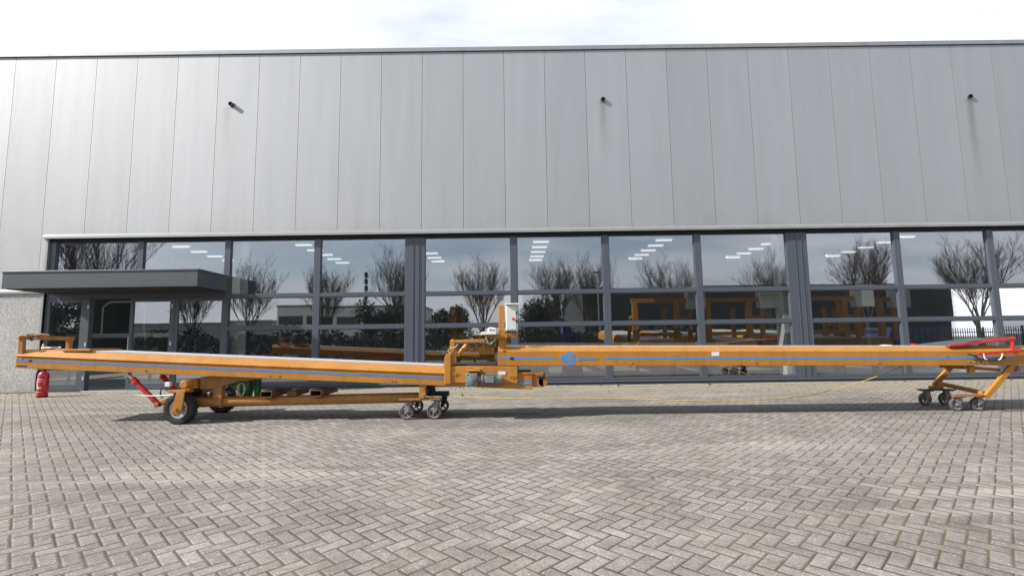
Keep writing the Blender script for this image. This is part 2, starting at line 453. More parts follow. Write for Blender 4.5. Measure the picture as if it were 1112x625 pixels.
# ---------------------------------------------------------------- the hall
HALL = thing('industrial_hall', 'large hall clad in silver grey panels over a long band of dark framed windows', 'building', (0, WALL, 0))
ZL, ZR = 3.70, 8.125                 # underside and top of the cladding
XA, XB = -10.83, 16.1               # the glazed band
mb = MB().use('cladding')
ks = range(-26, 33)
for k in ks:
    xa, xb = X0 + k + .004, X0 + k + .996
    cuts = [(xa, xb, ZL if xb > -10.95 else 2.40)]
    if xa < -11.0 < xb: cuts = [(xa, -11.0, 2.40), (-11.0, xb, ZL)]
    for a, c, z0 in cuts:
        mb.box(a, c, WALL, WALL + .1, z0, ZR)
mb.use('gap').box(X0-26, X0+33, WALL + .012, WALL + .08, ZL + .02, ZR - .02)
mb.build('cladding', HALL)
mb = MB(); mb.box(X0-26, -10.93, WALL - .01, WALL + .16, -.4, 2.31); mb.build('plinth', HALL, m='pebble', bevel=.01)
mb = MB(); mb.prism([(0, 0), (-.05, -.02), (-.05, .03), (0, .085)], (X0-26, WALL, 2.315), (0, 1, 0), (0, 0, 1), (26 - X0 - 10.93, 0, 0))
mb.build('plinth_flashing', HALL, m='trim')
mb = MB().use('trim').box(X0-26, X0+33, WALL - .03, WALL + .5, 8.142, 8.245)
mb.use('gap').box(X0-26, X0+33, WALL + .004, WALL + .3, 8.126, 8.141)
mb.build('coping', HALL, bevel=.006)
mb = MB(); mb.prism([(.02, 0), (-.075, -.025), (-.075, .02), (0, .095), (.02, .095)], (-11.06, WALL, 3.605), (0, 1, 0), (0, 0, 1), (27.17, 0, 0))
mb.build('lintel_trim', HALL, m='trim')
mb = MB(); mb.box(-11.0, XB, WALL + .03, WALL + .2, 3.50, 3.69); mb.build('lintel_box', HALL, m='gap')
mb = MB(); mb.box(-10.99, -10.93, WALL - .02, WALL + .14, 0, 3.60); mb.build('jamb_trim', HALL, m='trim', bevel=.004)
# shell so that daylight only comes in through the glass and the added roof openings
mb = MB().use('inner')
mb.box(X0-26, X0-25.9, WALL + .17, 38, -.05, 8.0); mb.box(X0+32.9, X0+33, WALL + .17, 38, -.05, 8.0)
mb.box(X0-25.9, X0+32.9, 37.9, 38, -.05, 8.0)
mb.box(X0-25.9, X0+32.9, WALL + .17, WALL + .22, 3.69, 8.0); mb.box(X0-25.9, -10.94, WALL + .17, WALL + .22, .01, 3.69)
mb.build('inner_wall', HALL)
mb = MB(); rl = MB()
for y0, y1, o in ((WALL + .22, 12.6, 0), (12.6, 16.4, 1), (16.4, 20.5, 0), (20.5, 24, 1), (24, 37.9, 0)):
    (rl.use('clear') if o else mb.use('innerceil')).box(X0-25.9, X0+32.9, y0, y1, 7.9 if not o else 7.97, 8.0)
for k in range(15):
    x = X0 - 24 + k*4
    for y0, y1 in ((12.6, 16.4), (20.5, 24)): mb.box(x, x + .25, y0 + .002, y1 - .002, 7.75, 7.965)
mb.build('roof', HALL); rl.build('added_rooflight', HALL)  # glazed roof openings, out of view, added to brighten the parked conveyors
mb = MB(); mb.box(X0-25.9, X0+32.9, WALL - .015, 37.9, -.3, .03); mb.build('floor_slab', HALL, m='floor')

TR = ((1.37, 1.46), (2.13, 2.215))        # the two transoms
ZS, ZT = .165, 3.50
YF = WALL + .035                           # face of the frames
def pane_faces(mb, x0, x1, z0, z1):
    """one insulated pane, fractions of a degree out of true"""
    t1, t2 = rnd.uniform(-.002, .002), rnd.uniform(-.0025, .0025)
    y = YF + .05
    def yy(x, z): return y + (x - (x0+x1)/2)*t1 + (z - (z0+z1)/2)*t2
    vs = [(x, yy(x, z) + dy, z) for dy in (0, .024) for x, z in ((x0, z0), (x1, z0), (x1, z1), (x0, z1))]
    mb.use('glass').add(vs, [(0, 1, 2, 3)])
    mb.use('clear').add(vs, [(7, 6, 5, 4), (0, 4, 5, 1), (1, 5, 6, 2), (2, 6, 7, 3), (3, 7, 4, 0)])
def window(x0, x1, rows, sill=True, wl=.05, wr=.05):
    """x0..x1 outer edges"""
    z0, z1 = rows[0][0], rows[-1][1]
    mb = MB(); D = YF + .10
    mb.box(x0, x0 + wl, YF, D, z0 - .055, z1 + .078); mb.box(x1 - wr, x1, YF, D, z0 - .055, z1 + .078)
    a, b = x0 + wl, x1 - wr
    mb.box(a, b, YF, D, z0 - .055, z0); mb.box(a, b, YF, D, z1, z1 + .078)
    for (p, q), (r, t) in zip(rows[:-1], rows[1:]): mb.box(a, b, YF + .002, D, q, r)
    # glazing beads: a thin step inside the frame
    for p, q in rows:
        mb.box(a, a + .014, YF + .02, D - .03, p, q); mb.box(b - .014, b, YF + .02, D - .03, p, q)
        mb.box(a + .014, b - .014, YF + .02, D - .03, p, p + .014); mb.box(a + .014, b - .014, YF + .02, D - .03, q - .014, q)
    w = mb.build('window', HALL, m='anthracite', bevel=.003)
    mp = MB()
    for p, q in rows: pane_faces(mp, a + .006, b - .006, p + .004, q - .004)
    mp.build('pane', w)
    return w
ROWS3 = [(ZS, TR[0][0]), (TR[0][1], TR[1][0]), (TR[1][1], ZT)]
def posts(x0, x1):
    mb = MB()
    w = (x1 - x0)
    mb.box(x0, x1, YF - .004, YF + .16, .07, 3.60)
    mb.box(x0 + w*.36, x0 + w*.40, YF - .016, YF - .004, .10, 3.56); mb.box(x0 + w*.78, x0 + w*.81, YF - .016, YF - .004, .10, 3.56)
    mb.build('post', HALL, m='anthracite', bevel=.004)
MID = .075
for a, b in ((-6.72, -4.585), (-4.585, -2.43)): window(a, b, ROWS3, wl=MID, wr=MID)
posts(-2.428, -2.12)
for k in range(4):
    a = -2.118 + k*2.178; window(a, a + 2.176, ROWS3, wl=MID, wr=MID)
posts(6.598, 6.93)
for k in range(4):
    a = 6.932 + k*2.215; window(a, a + 2.213, ROWS3, wl=MID, wr=MID)
posts(15.8, 16.1)
# the upper lights over the canopy
for a, b in ((-10.93, -8.785), (-8.785, -6.72)): window(a, b, [(TR[1][1] + .25, ZT)], wl=MID + (.07 if a < -10 else 0), wr=.06)
mb = MB(); mb.box(-10.93, -6.723, YF + .004, YF + .10, 2.16, 2.40); mb.build('door_header', HALL, m='anthracite')
# sill under the glazing
mb = MB().use('anthracite').box(-6.72, 16.1, YF - .02, YF + .12, .034, .108)
mb.use('anthracite_l').prism([(0, 0), (-.05, -.010), (-.05, -.003), (0, .014)], (-6.72, YF - .02, .088), (0, 1, 0), (0, 0, 1), (22.8, 0, 0))
mb.build('sill', HALL)
# pale columns just behind the glass
for x, hw_ in ((-6.60, .10), (-2.27, .15), (6.62, .17), (15.9, .17)):
    mb = MB(); mb.box(x - hw_, x + hw_, WALL + .26, WALL + .6, .03, 7.9); mb.build('column', HALL, m='column', bevel=.01)

# entrance: two glazed side lights, an open doorway and one leaf swung in
def door_leaf(name, x0, x1, y, st=.075, hinge_x=None):
    mb = MB(); z0, z1 = .05, 2.155; D = y + .07
    mb.box(x0, x0 + st, y, D, z0, z1); mb.box(x1 - st, x1, y, D, z0, z1)
    mb.box(x0 + st, x1 - st, y, D, z1 - .085, z1); mb.box(x0 + st, x1 - st, y, D, z0, z0 + .14)
    l = mb.build(name, HALL, m='anthracite', bevel=.004)
    p = MB(); a, b = x0 + st, x1 - st
    p.use('clear').box(a, b, y + .025, y + .049, z0 + .14, z1 - .085); p.use('glass'); p.mi[2] = p.cur; p.build('pane', l)
    if hinge_x:
        for z in (.28, 1.05, 1.92):
            h = MB(); h.cyl((hinge_x, y - .008, z), (hinge_x, y - .008, z + .085), .017, 8)
            h.build('hinge', l, m='white')
    return l
x_a, x_b, x_c, x_d, x_e = -10.93, -9.93, -8.94, -7.93, -6.72
door_leaf('side_light', x_a, x_b - .03, YF, .12)
d = door_leaf('door', x_c, x_d, YF + .01, .08, x_d - .02)
h = MB(); h.bar((x_c + .04, YF - .04, .85), (x_c + .04, YF - .04, 1.25), .02, .02)
h.bar((x_c + .04, YF - .04, .88), (x_c + .04, YF + .012, .88), .015, .015); h.bar((x_c + .04, YF - .04, 1.22), (x_c + .04, YF + .012, 1.22), .015, .015)
h.build('handle', d, m='zinc')
door_leaf('side_light', x_d + .05, x_e + .0, YF, .075)
mb = MB(); mb.box(x_d + .002, x_d + .048, YF - .006, YF + .12, .03, 2.16); mb.build('door_frame', HALL, m='anthracite', bevel=.004)
mb = MB(); mb.box(x_b - .028, x_b + .06, YF - .01, YF + .12, .03, 2.16); df = mb.build('door_frame', HALL, m='anthracite', bevel=.004)
for z in (.28, 1.05, 1.92):
    h = MB(); h.cyl((x_b + .03, YF - .018, z), (x_b + .03, YF - .018, z + .085), .017, 8); h.build('hinge', df, m='white')
mb = MB(); mb.box(x_b + .06, x_d, YF - .10, YF + .2, .005, .036); mb.build('threshold', HALL, m='zinc', bevel=.004)

# canopy
YC = 10.46
zt = A(216, 292, YC).z; zb = A(216, 310.5, YC).z; xl, xr = A(3, 295, YC).x, -6.66
mb = MB().use('anthracite_l').box(xl, xr, YC, WALL + .02, zb, zt - .03)
mb.use('anthracite').box(xl - .012, xr + .012, YC - .014, WALL + .02, zt - .029, zt + .012)
mb.use('gap').box(xl + .05, xr - .05, YC + .06, WALL, zb - .012, zb - .001)
cn = mb.build('canopy', HALL, bevel=.006)
# overflow pipes through the cladding
for px, py, l in ((250, 112.5, .07), (655, 107.5, .05), (1054.5, 104.5, .04)):
    p0 = A(px, py, WALL - l)
    mb = MB().use('black')
    mb.lathe([(.044, 0), (.053, 0), (.053, -l - .02), (.044, -l - .02)], (p0.x, WALL + .02, p0.z), (0, 1, 0), 20)
    mb.cyl((p0.x, WALL - l + .03, p0.z), (p0.x, WALL - l + .04, p0.z), .045, 20)
    mb.use('zinc').lathe([(.054, 0), (.072, 0), (.072, -.010), (.054, -.010)], (p0.x, WALL, p0.z), (0, 1, 0), 20)
    mb.build('overflow_pipe', HALL, smooth=True)

# ---------------------------------------------------------------- inside the hall
def strip_lamp():
    t = thing('ceiling_light', '', 'ceiling light', (0, 0, 0), 'strip lights under the hall ceiling')
    mb = MB(); mb.box(-.30, .30, -.09, .09, .03, .08); mb.build('housing', t, m='white')
    mb = MB(); mb.cyl((-.29, -.045, 0), (.29, -.045, 0), .02, 8); mb.cyl((-.29, .045, 0), (.29, .045, 0), .02, 8)
    mb.build('tube', t, m='tube')
    return t
lamp0 = strip_lamp(); first = True
LR = ((-12.1, 'row above the entrance'), (-7.6, 'row right of the canopy'), (-3.3, 'row left of the white cabinet'), (1.1, 'row above the white cabinet'),
      (5.6, 'row above the white rating plate'), (10.0, 'row above the red tray'), (14.5, 'rightmost row'))
for x, where in LR:
    for k in range(6):
        if abs(x + 3.3) < .1 and k in (0, 1, 2): continue
        t = lamp0 if first else copy_tree(lamp0); first = False
        t.location = (x, 16.9 + k*1.05, 4.62)
        t['label'] = 'lit strip light, ' + where + ', ' + ('nearest of its row', 'second from the front of its row', 'third from the front of its row', 'third from the back of its row', 'second from the back of its row', 'farthest of its row')[k]

def stored_conveyor():
    t = thing('stored_conveyor', '', 'conveyor', (0, 0, 0), 'orange conveyors parked inside the hall')
    mb = MB()
    for x in (0, 1.0): mb.bar((x, 0, .42), (x, 0, 1.92), .13, .12)
    for x in (.16, .84): mb.bar((x, .5, .9), (x, .5, 1.75), .09, .09)
    mb.bar((-.1, 0, 1.94), (1.3, 0, 1.94), .10, .10); mb.bar((-.05, 0, 1.12), (1.1, 0, 1.12), .08, .09)
    mb.bar((-.1, 0, 1.55), (.0, .9, .95), .08, .08)
    mb.build('gantry', t, m='orange', bevel=.008)
    mb = MB(); mb.bar((1.32, 0, .9), (1.32, 0, 2.0), .09, .09); mb.bar((1.0, 0, 1.5), (1.32, 0, 1.5), .07, .07); mb.build('cabinet_post', t, m='orange', bevel=.006)
    mb = MB(); mb.box(1.24, 1.68, -.14, .09, 1.72, 2.22); mb.box(1.22, 1.70, -.18, .10, 2.22, 2.245); mb.build('cabinet', t, m='column', bevel=.008)
    mb = MB(); mb.prism([(0, 0), (0, .16), (.05, .27), (.95, .27), (1.0, .16), (1.0, 0)], (0, -.35, .70), (1, 0, 0), (0, 0, 1), (0, 7.0, .35)); mb.build('frame', t, m='orange', bevel=.008)
    mb = MB(); mb.add([(.08, -.37, .985), (.92, -.37, .985), (.92, 6.6, 1.335), (.08, 6.6, 1.335), (.08, -.37, .955), (.92, -.37, .955), (.92, 6.6, 1.305), (.08, 6.6, 1.305)],
                      [(0, 1, 2, 3), (7, 6, 5, 4), (0, 4, 5, 1), (1, 5, 6, 2), (2, 6, 7, 3), (3, 7, 4, 0)]); mb.build('belt', t, m='belt')
    mb = MB(); mb.cyl((-.22, -.2, .82), (-.22, .18, .82), .10, 14); mb.box(-.30, 0, -.16, .12, .74, .80); mb.build('motor', t, m='motor', smooth=True)
    for x in (.08, .92):
        for y in (.3, 5.6):
            mb = MB().use('dark_steel').bar((x, y, .2), (x, y, .72 + .05*y), .08, .08)
            mb.use('rubber').lathe([(.06, -.03), (.12, -.03), (.12, .03), (.06, .03)], (x, y - .06, .15), (1, 0, 0), 16)
            mb.build('caster', t, smooth=True)
    return t
sc0 = stored_conveyor()
SP = ((-1.42, 12.15, 'behind the white cabinet'), (3.0, 12.15, 'first one right of the street lamp'), (4.78, 12.15, 'beside the pale column'),
      (7.12, 12.15, 'just right of the wide window post'), (8.42, 12.75, 'standing next to the dark blue crate'))
for i, (x, y, w) in enumerate(SP):
    t = sc0 if i == 0 else copy_tree(sc0); t.location = (x, y, .03 + (i % 2)*.0); t.rotation_euler.z = R((0, -2, 0, 1, -2)[i])
    t['label'] = 'orange conveyor with pale cabinet parked inside the hall, ' + w
for i, (x0, x1, y, h, w) in enumerate(((11.6, 14.2, 15.2, 1.30, 'under the windows at the far right'), (14.3, 16.6, 15.0, 1.15, 'lower one at the right end of the glazing'), (1.55, 2.0, 14.4, 1.5, 'narrow upright one behind the blue emblem'))):
    mb = MB().box(x0, x1, y, y + 1.6, .13, h); n = int((x1 - x0)/.18)
    for k in range(n): mb.box(x0 + (k + .25)*(x1-x0)/n, x0 + (k + .75)*(x1-x0)/n, y - .03, y, .25, h - .1)
    mb.box(x0, x0 + .12, y + .1, y + 1.5, .03, .13); mb.box(x1 - .12, x1, y + .1, y + 1.5, .03, .13)
    tag(mb.build('steel_crate', m='contblue', bevel=.008), 'dark blue ribbed crate in the hall, ' + w, 'crate', 'blue steel crates in the hall')
t = thing('workbench', 'pale topped workbench standing in the dark open doorway', 'workbench', (-11.4, 14.4, .03))
mb = MB(); mb.box(-12.7, -10.2, 14.2, 14.9, 1.29, 1.40); mb.build('bench_top', t, m='white', bevel=.006)
for x in (-12.6, -10.3):
    for y in (14.28, 14.82):
        mb = MB(); mb.bar((x, y, .03), (x, y, 1.29), .06, .06); mb.build('leg', t, m='dark_steel')
mb = MB(); mb.tube([(-12.2, 14.8, 1.4), (-12.2, 14.8, 2.2), (-12.0, 14.8, 2.35), (-11.1, 14.8, 2.35), (-10.95, 14.8, 2.2), (-10.95, 14.8, 1.4)], .025, 8); mb.build('rack', t, m='zinc')

# ---------------------------------------------------------------- conveyor parts
def wheel(cx, y0, y1, cz, r, parent, name='wheel', tyre_m='rubber', rim_m='castwheel', spokes=5, tread=False, rim_r=.68):
    """tyre and spoked rim, axis along Y"""
    w = (y1 - y0); cy = (y0 + y1)/2
    mb = MB(); ri = r*rim_r; hw = w/2
    prof = [(ri, -hw*.85), (ri + (r-ri)*.35, -hw), (r*.93, -hw*.92), (r, -hw*.55), (r, hw*.55), (r*.93, hw*.92), (ri + (r-ri)*.35, hw), (ri, hw*.85)]
    mb.lathe(prof, (cx, cy, cz), (0, 1, 0), 36)
    if tread:
        for k in range(30):
            t = 2*PI*k/30; c, s_ = math.cos(t), math.sin(t)
            for sg in (-1, 1):
                p = Vector((cx + c*(r + .001), cy + sg*hw*.42, cz + s_*(r + .001)))
                mb.bar(p + Vector((-s_, 0, c))*.012 - Vector((0, 1, 0))*hw*.38, p + Vector((s_, 0, -c))*.004 + Vector((0, 1, 0))*hw*.38, .020, .007, (c, 0, s_))
    ty = mb.build(name, parent, m=tyre_m, smooth=True)
    mb = MB()
    mb.lathe([(ri*.80, -hw*.75), (ri*1.0, -hw*.8), (ri*1.0, hw*.8), (ri*.80, hw*.75), (ri*.76, 0)], (cx, cy, cz), (0, 1, 0), 30)
    mb.lathe([(.0, -hw*.7), (ri*.28, -hw*.7), (ri*.28, hw*.7), (.0, hw*.7)], (cx, cy, cz), (0, 1, 0), 14)
    if spokes:
        for k in range(spokes):
            t = 2*PI*k/spokes + .4 + cx; d = Vector((math.cos(t), 0, math.sin(t))); c = Vector((cx, cy, cz))
            mb.bar(c + d*ri*.2, c + d*ri*.82, hw*.9, ri*.24, Vector((0, 1, 0)).cross(d))
    else:
        mb.lathe([(ri*.25, -hw*.15), (ri*.82, -hw*.35), (ri*.82, -hw*.15), (ri*.25, hw*.1)], (cx, cy, cz), (0, 1, 0), 30)
    mb.build('rim', ty, m=rim_m, smooth=True)
    return ty

def caster(cx, cy, zg, r, parent, plate_z, plate_m, rot=.1):
    """swivel caster: top plate, fork, wheel (> rim)"""
    hub = Vector((cx, cy, zg + r)); sw = Vector((cx + .035, cy, plate_z))
    mb = MB()
    mb.box(sw.x - .075, sw.x + .075, cy - .06, cy + .06, plate_z - .012, plate_z)
    mb.cyl((sw.x, cy, plate_z - .045), (sw.x, cy, plate_z - .012), .045, 14)
    for sg in (-1, 1):
        y = cy + sg*.036
        mb.prism([(-.018, -.018), (.018, -.018), (.085, plate_z - .045 - hub.z), (-.015, plate_z - .045 - hub.z)], (cx, y - .003, hub.z), (1, 0, 0), (0, 0, 1), (0, .006, 0))
    mb.cyl((cx, cy - .048, hub.z), (cx, cy + .048, hub.z), .012, 10)
    mb.bar((cx - .03, cy - .045, plate_z - .05), (cx + .05, cy - .045, plate_z - .09), .006, .03)
    f = mb.build('caster', parent, m=plate_m, smooth=True, bevel=.002)
    wheel(cx, cy - .028, cy + .028, hub.z, r, f, 'caster_wheel', 'rubber_grey', 'castwheel', 5, rim_r=.8)
    return f

YN, YW = 7.40, 8.10                       # near and far side of both conveyors

# ---------------------------------------------------------------- left conveyor
pL, pR = A(16, 399.2, YN), A(578.5, 422.7, YN)
U = (pR - pL).normalized(); LEN = (pR - pL).length
W = Vector((-U.z, 0, U.x)); V = Vector((0, 1, 0)); DEP = YW - YN
def LC(u, v, w): return pL + U*u + V*v + W*w
def upx(x, Y=YN, v=0.0):                   # u of a picture column on the near face
    lo, hi = -1.0, LEN + 1
    for _ in range(40):
        mid = (lo + hi)/2; p = pL + U*mid
        if p.x*0 + p.x < A(x, 400, YN).x: lo = mid
        else: hi = mid
    return lo
CL = thing('belt_conveyor', 'left orange conveyor sloping down to the grey motor, on two tyres and four casters', 'conveyor', (pL.x + 3.6, (YN + YW)/2, gz(7.7)))
uE = upx(484)
mb = MB()
prof = [(0, 0), (0, .172), (-.016, .172), (-.016, .184), (.085, .275), (.095, .275), (.095, .02), (.05, 0)]
mb.prism(prof, LC(0, 0, 0), V, W, U*uE)
mb.prism([(DEP - a, b) for a, b in prof][::-1], LC(0, 0, 0), V, W, U*uE)
mb.prism([(.001, .0), (.001, .10), (.08, .10), (.08, .0)], LC(uE, 0, 0), V, W, U*(LEN - uE))
mb.prism([(DEP - .08, .0), (DEP - .08, .10), (DEP, .10), (DEP, .0)], LC(uE, 0, 0), V, W, U*(LEN - uE))
for k in range(9):
    u = .25 + k*(LEN - .6)/8; mb.prism([(.075, .05), (DEP - .075, .05), (DEP - .075, .10), (.075, .10)], LC(u, 0, 0), V, W, U*.05)
mb.prism([(.075, .02), (DEP - .075, .02), (DEP - .075, .26), (.075, .26)], LC(.002, 0, 0), V, W, U*.012)
mb.prism([(.012, .178), (DEP - .012, .178), (DEP - .10, .262), (.10, .262)], LC(.0145, 0, 0), V, W, U*.9)
mb.build('frame', CL, m='orange', bevel=.005)
# grey belt
mb = MB(); mb.prism([(.098, .268), (.098, .292), (DEP - .098, .292), (DEP - .098, .268)], LC(.80, 0, 0), V, W, U*(uE - .80)); mb.build('belt', CL, m='belt', bevel=.004)
# blue stripe
mb = MB(); mb.prism([(-.002, .092), (-.002, .130), (.001, .130), (.001, .092)], LC(.01, 0, 0), V, W, U*(uE - .02)); mb.build('stripe', CL, m='blue_worn')
# dark slots and bolts on the left end
mb = MB(); mb.prism([(-.004, .098), (-.004, .128), (0, .128), (0, .098)], LC(.19, 0, 0), V, W, U*.05)
mb.prism([(-.003, .022), (-.003, .04), (0, .04), (0, .022)], LC(.03, 0, 0), V, W, U*.14); mb.prism([(-.003, .166), (-.003, .176), (0, .176), (0, .166)], LC(.1, 0, 0), V, W, U*.32)
mb.build('slot', CL, m='black')
def bolts(parent, pts, r=.012, m='zinc'):
    for p in pts:
        b = MB(); b.cyl(p - V*.010, p + V*.002, r, 6); b.build('bolt', parent, m=m)
bolts(CL, [LC(u, 0, .045) for u in (1.92, 3.75, 3.9, 5.55, 5.6)] + [LC(.08, 0, .145)])
# hand rail frame at the raised left end
def pxbar(mb, a, b, Y, w, h): mb.bar(A(*a, Y), A(*b, Y), w, h)
mb = MB(); hA, hB = A(24.5, 366.3, YN + .03), A(77.5, 367.4, YW - .02)
d_ = (hB - hA).normalized(); mb.bar(hA - d_*.06, hB + d_*.03, .06, .055)
mb.bar(A(23.5, 385, YN + .03), hA, .07, .055, (0, 1, 0)); mb.bar(Vector((hB.x, hB.y - .03, pL.z + .26)), hB - V*.03, .06, .07, (0, 1, 0))
mb.build('hand_rail', CL, m='orange_dirty', bevel=.006)
mb = MB(); p = A(70, 380, YN + .05); mb.box(p.x - .03, p.x + .38, YN + .05, YW - .05, p.z - .02, p.z + .015); mb.build('deck_plate', CL, m='orange_dirty', bevel=.005)
mb = MB(); mb.tube([A(30, 363.5, YN + .1), A(36, 363, YN + .1), A(42, 366.8, YN + .1), A(34, 369, YN + .1), A(31, 365, YN + .1), A(46, 363, YN + .1), A(54, 364, YN + .1)], .018, 8); mb.build('strap', CL, m='brown_steel', smooth=True)
mb = MB(); mb.tube([A(46.5, 381, YN + .3), A(47, 373, YN + .3)], .012, 8); mb.tube([A(45, 377.5, YN + .3), A(66, 377, YN + .3)], .012, 8); mb.build('tension_rod', CL, m='white')

# drive box at the right end
zb0, zb1 = A(520, 416.5, YN).z, A(520, 398.3, YN).z
xb0, xb1 = A(487, 400, YN - .03).x, A(562, 405, YN - .03).x
mb = MB()
def slanted(x0, x1, ya, yb, za, zc, sl):    # box leaning along the belt
    dz = (x1 - x0)*sl
    vs = [(x, y, z + (x - x0)*sl) for z in (za, zc) for y in (ya, yb) for x in (x0, x1)]
    mb.add(vs, [(0, 2, 3, 1), (4, 5, 7, 6), (0, 1, 5, 4), (2, 6, 7, 3), (0, 4, 6, 2), (1, 3, 7, 5)])
SL = U.z/U.x
zq0, zq1 = A(489, 415.5, YN - .03).z, A(489, 397.2, YN - .03).z
slanted(xb0 + .03, xb1, YN - .03, YN + .03, zq0, zq1, SL*.35)
slanted(xb0 + .03, xb1, YN + .028, YN + .13, zq1 - .05, zq1 - .02, SL*.35)
mb.build('drive_box', CL, m='orange', bevel=.006); mb = MB()
slanted(xb0 + .03, xb1, YW - .03, YW + .03, zq0, zq1, SL*.35)
mb.build('drive_box', CL, m='orange', bevel=.006)
mb = MB(); a, b = A(482.5, 417, YN - .05), A(489.5, 384, YN - .05)
mb.prism([(0, 0), (b.x - a.x, 0), (b.x - a.x, b.z - a.z), (.03, b.z - a.z), (0, b.z - a.z - .06)], (a.x, YN - .05, a.z), (1, 0, 0), (0, 0, 1), (0, .07, 0))
mb.build('end_plate', CL, m='orange', bevel=.008); mb = MB()
mb.prism([(0, 0), (b.x - a.x, 0), (b.x - a.x, b.z - a.z), (.03, b.z - a.z), (0, b.z - a.z - .06)], (a.x, YW - .02, a.z), (1, 0, 0), (0, 0, 1), (0, .07, 0))
mb.build('end_plate', CL, m='orange', bevel=.008)
mb = MB(); z = A(515, 394.0, YN + .3).z
mb.box(xb0 - .08, xb1 - .1, YN + .04, YW - .04, z - .05, z); mb.cyl((xb1 - .1, YN + .04, z - .06), (xb1 - .1, YW - .04, z - .06), .06, 16)
mb.build('end_belt', CL, m='rubber', bevel=.01)
mb = MB(); 
for a, b, c, d, y in ((562.5, 404, 578, 418, 0), (578, 406, 590, 420, .02)):
    p, q_ = A(a, d, YN + y), A(c, b, YN + y)
    for yy in (YN + y, YW - .05 - y): mb.box(p.x, q_.x, yy, yy + .045, p.z, q_.z)
p, q_ = A(578, 420, YN), A(594, 407.5, YN)
mb.box(p.x, q_.x, YN + .03, YW - .03, q_.z - .035, q_.z); mb.cyl((q_.x - .06, YN + .02, q_.z - .09), (q_.x - .06, YW - .02, q_.z - .09), .07, 18)
p = A(563, 404, YN); mb.box(p.x, q_.x - .05, YN - .008, YN, p.z - .03, p.z)
mb.build('tail_frame', CL, m='orange_dirty', bevel=.004)
mb = MB(); a, b = A(563, 415, YN - .004), A(577, 413.2, YN - .004); mb.box(a.x, b.x, YN - .005, YN - .001, a.z - .03, a.z + .012); mb.build('stripe', CL, m='blue')
mb = MB(); a, b = A(585, 411.5, YN - .012), A(592, 408.8, YN - .012); mb.box(a.x, b.x, YN + .012, YN + .019, a.z, b.z); mb.build('slot', CL, m='black')
# gearbox and motor
p = A(512.5, 411.5, YN - .1); r = .085
mb = MB(); mb.box(p.x - r, p.x + r, YN - .17, YN - .03, p.z - .10, p.z + .09)
mb.cyl((p.x, YN - .20, p.z), (p.x, YN - .17, p.z), .065, 20); mb.cyl((p.x, YN - .215, p.z), (p.x, YN - .20, p.z), .03, 16)
for dx in (-1, 1):
    for dz in (-1, 1): mb.cyl((p.x + dx*.065, YN - .182, p.z + dz*.075), (p.x + dx*.065, YN - .17, p.z + dz*.075), .012, 6)
mb.cyl((p.x + r, YN - .10, p.z), (p.x + r + .05, YN - .10, p.z), .05, 18)
mb.build('gearbox', CL, m='motor', bevel=.008, smooth=True)
c = p + Vector((.14, 0, -.005)); mb = MB()
mb.cyl((c.x, YN - .10, c.z), (c.x + .24, YN - .10, c.z), .068, 24); mb.cyl((c.x, YN - .10, c.z), (c.x + .02, YN - .10, c.z), .082, 24)
mb.cyl((c.x + .24, YN - .10, c.z), (c.x + .30, YN - .10, c.z), .072, 24, .06)
for k in range(20):
    t = 2*PI*k/20; d = Vector((0, math.cos(t), math.sin(t))); o = Vector((c.x, YN - .10, c.z))
    mb.bar(o + d*.072 + Vector((.03, 0, 0)), o + d*.072 + Vector((.23, 0, 0)), .006, .016, d)
mb.box(c.x + .06, c.x + .18, YN - .19, YN - .15, c.z - .04, c.z + .05)
mb.build('motor', CL, m='motor', bevel=.003, smooth=True)
mb = MB(); q_ = A(514, 402.2, YN - .1); mb.box(q_.x - .1, q_.x + .1, YN - .17, YN - .031, q_.z - .006, q_.z + .012); mb.build('motor_bracket', CL, m='orange', bevel=.003)
a, b = A(541, 406.8, YN - .032), A(549, 403, YN - .032)
mb = MB(); mb.box(a.x, b.x, YN - .036, YN - .03, a.z, b.z); mb.build('rating_plate', CL, m='white', bevel=.002)
a, b = A(515.5, 400.2, YN - .032), A(526, 398.9, YN - .032)
mb = MB(); mb.box(a.x, b.x, YN - .034, YN - .03, a.z, b.z); mb.build('warning_sticker', CL, m='yellow')
bolts(CL, [A(x, y, YN - .03) for x, y in ((492, 405.5), (494.5, 405), (497, 405.5), (554, 408.5), (556.5, 408), (559, 408.5), (494.5, 407), (556.5, 410))], .015, 'orange')
# post with swinging arm above the drive box
mb = MB(); Yp = YN + .06
mb.bar(A(491.5, 396, Yp), A(491.5, 370, Yp), .075, .07, (1, 0, 0)); mb.cyl(A(491.5, 370, Yp), A(491.5, 368, Yp), .02, 10)
mb.bar(A(489, 370.6, Yp), A(527, 369.8, Yp), .045, .045); mb.build('arm_post', CL, m='orange', bevel=.006)
mb = MB(); mb.cyl(A(497, 386, Yp), A(506.5, 374.5, Yp), .034, 14); mb.cyl(A(506.5, 374.5, Yp), A(508, 372, Yp), .014, 10); mb.build('gas_strut', CL, m='orange', smooth=True)
mb = MB(); mb.tube([A(489, 385, Yp - .05), A(486.5, 380, Yp - .06), A(489, 377.5, Yp - .06), A(494.5, 377, Yp - .06), A(497, 373.5, Yp - .05)], .007, 6); mb.build('cable', CL, m='cream_hose', smooth=True)

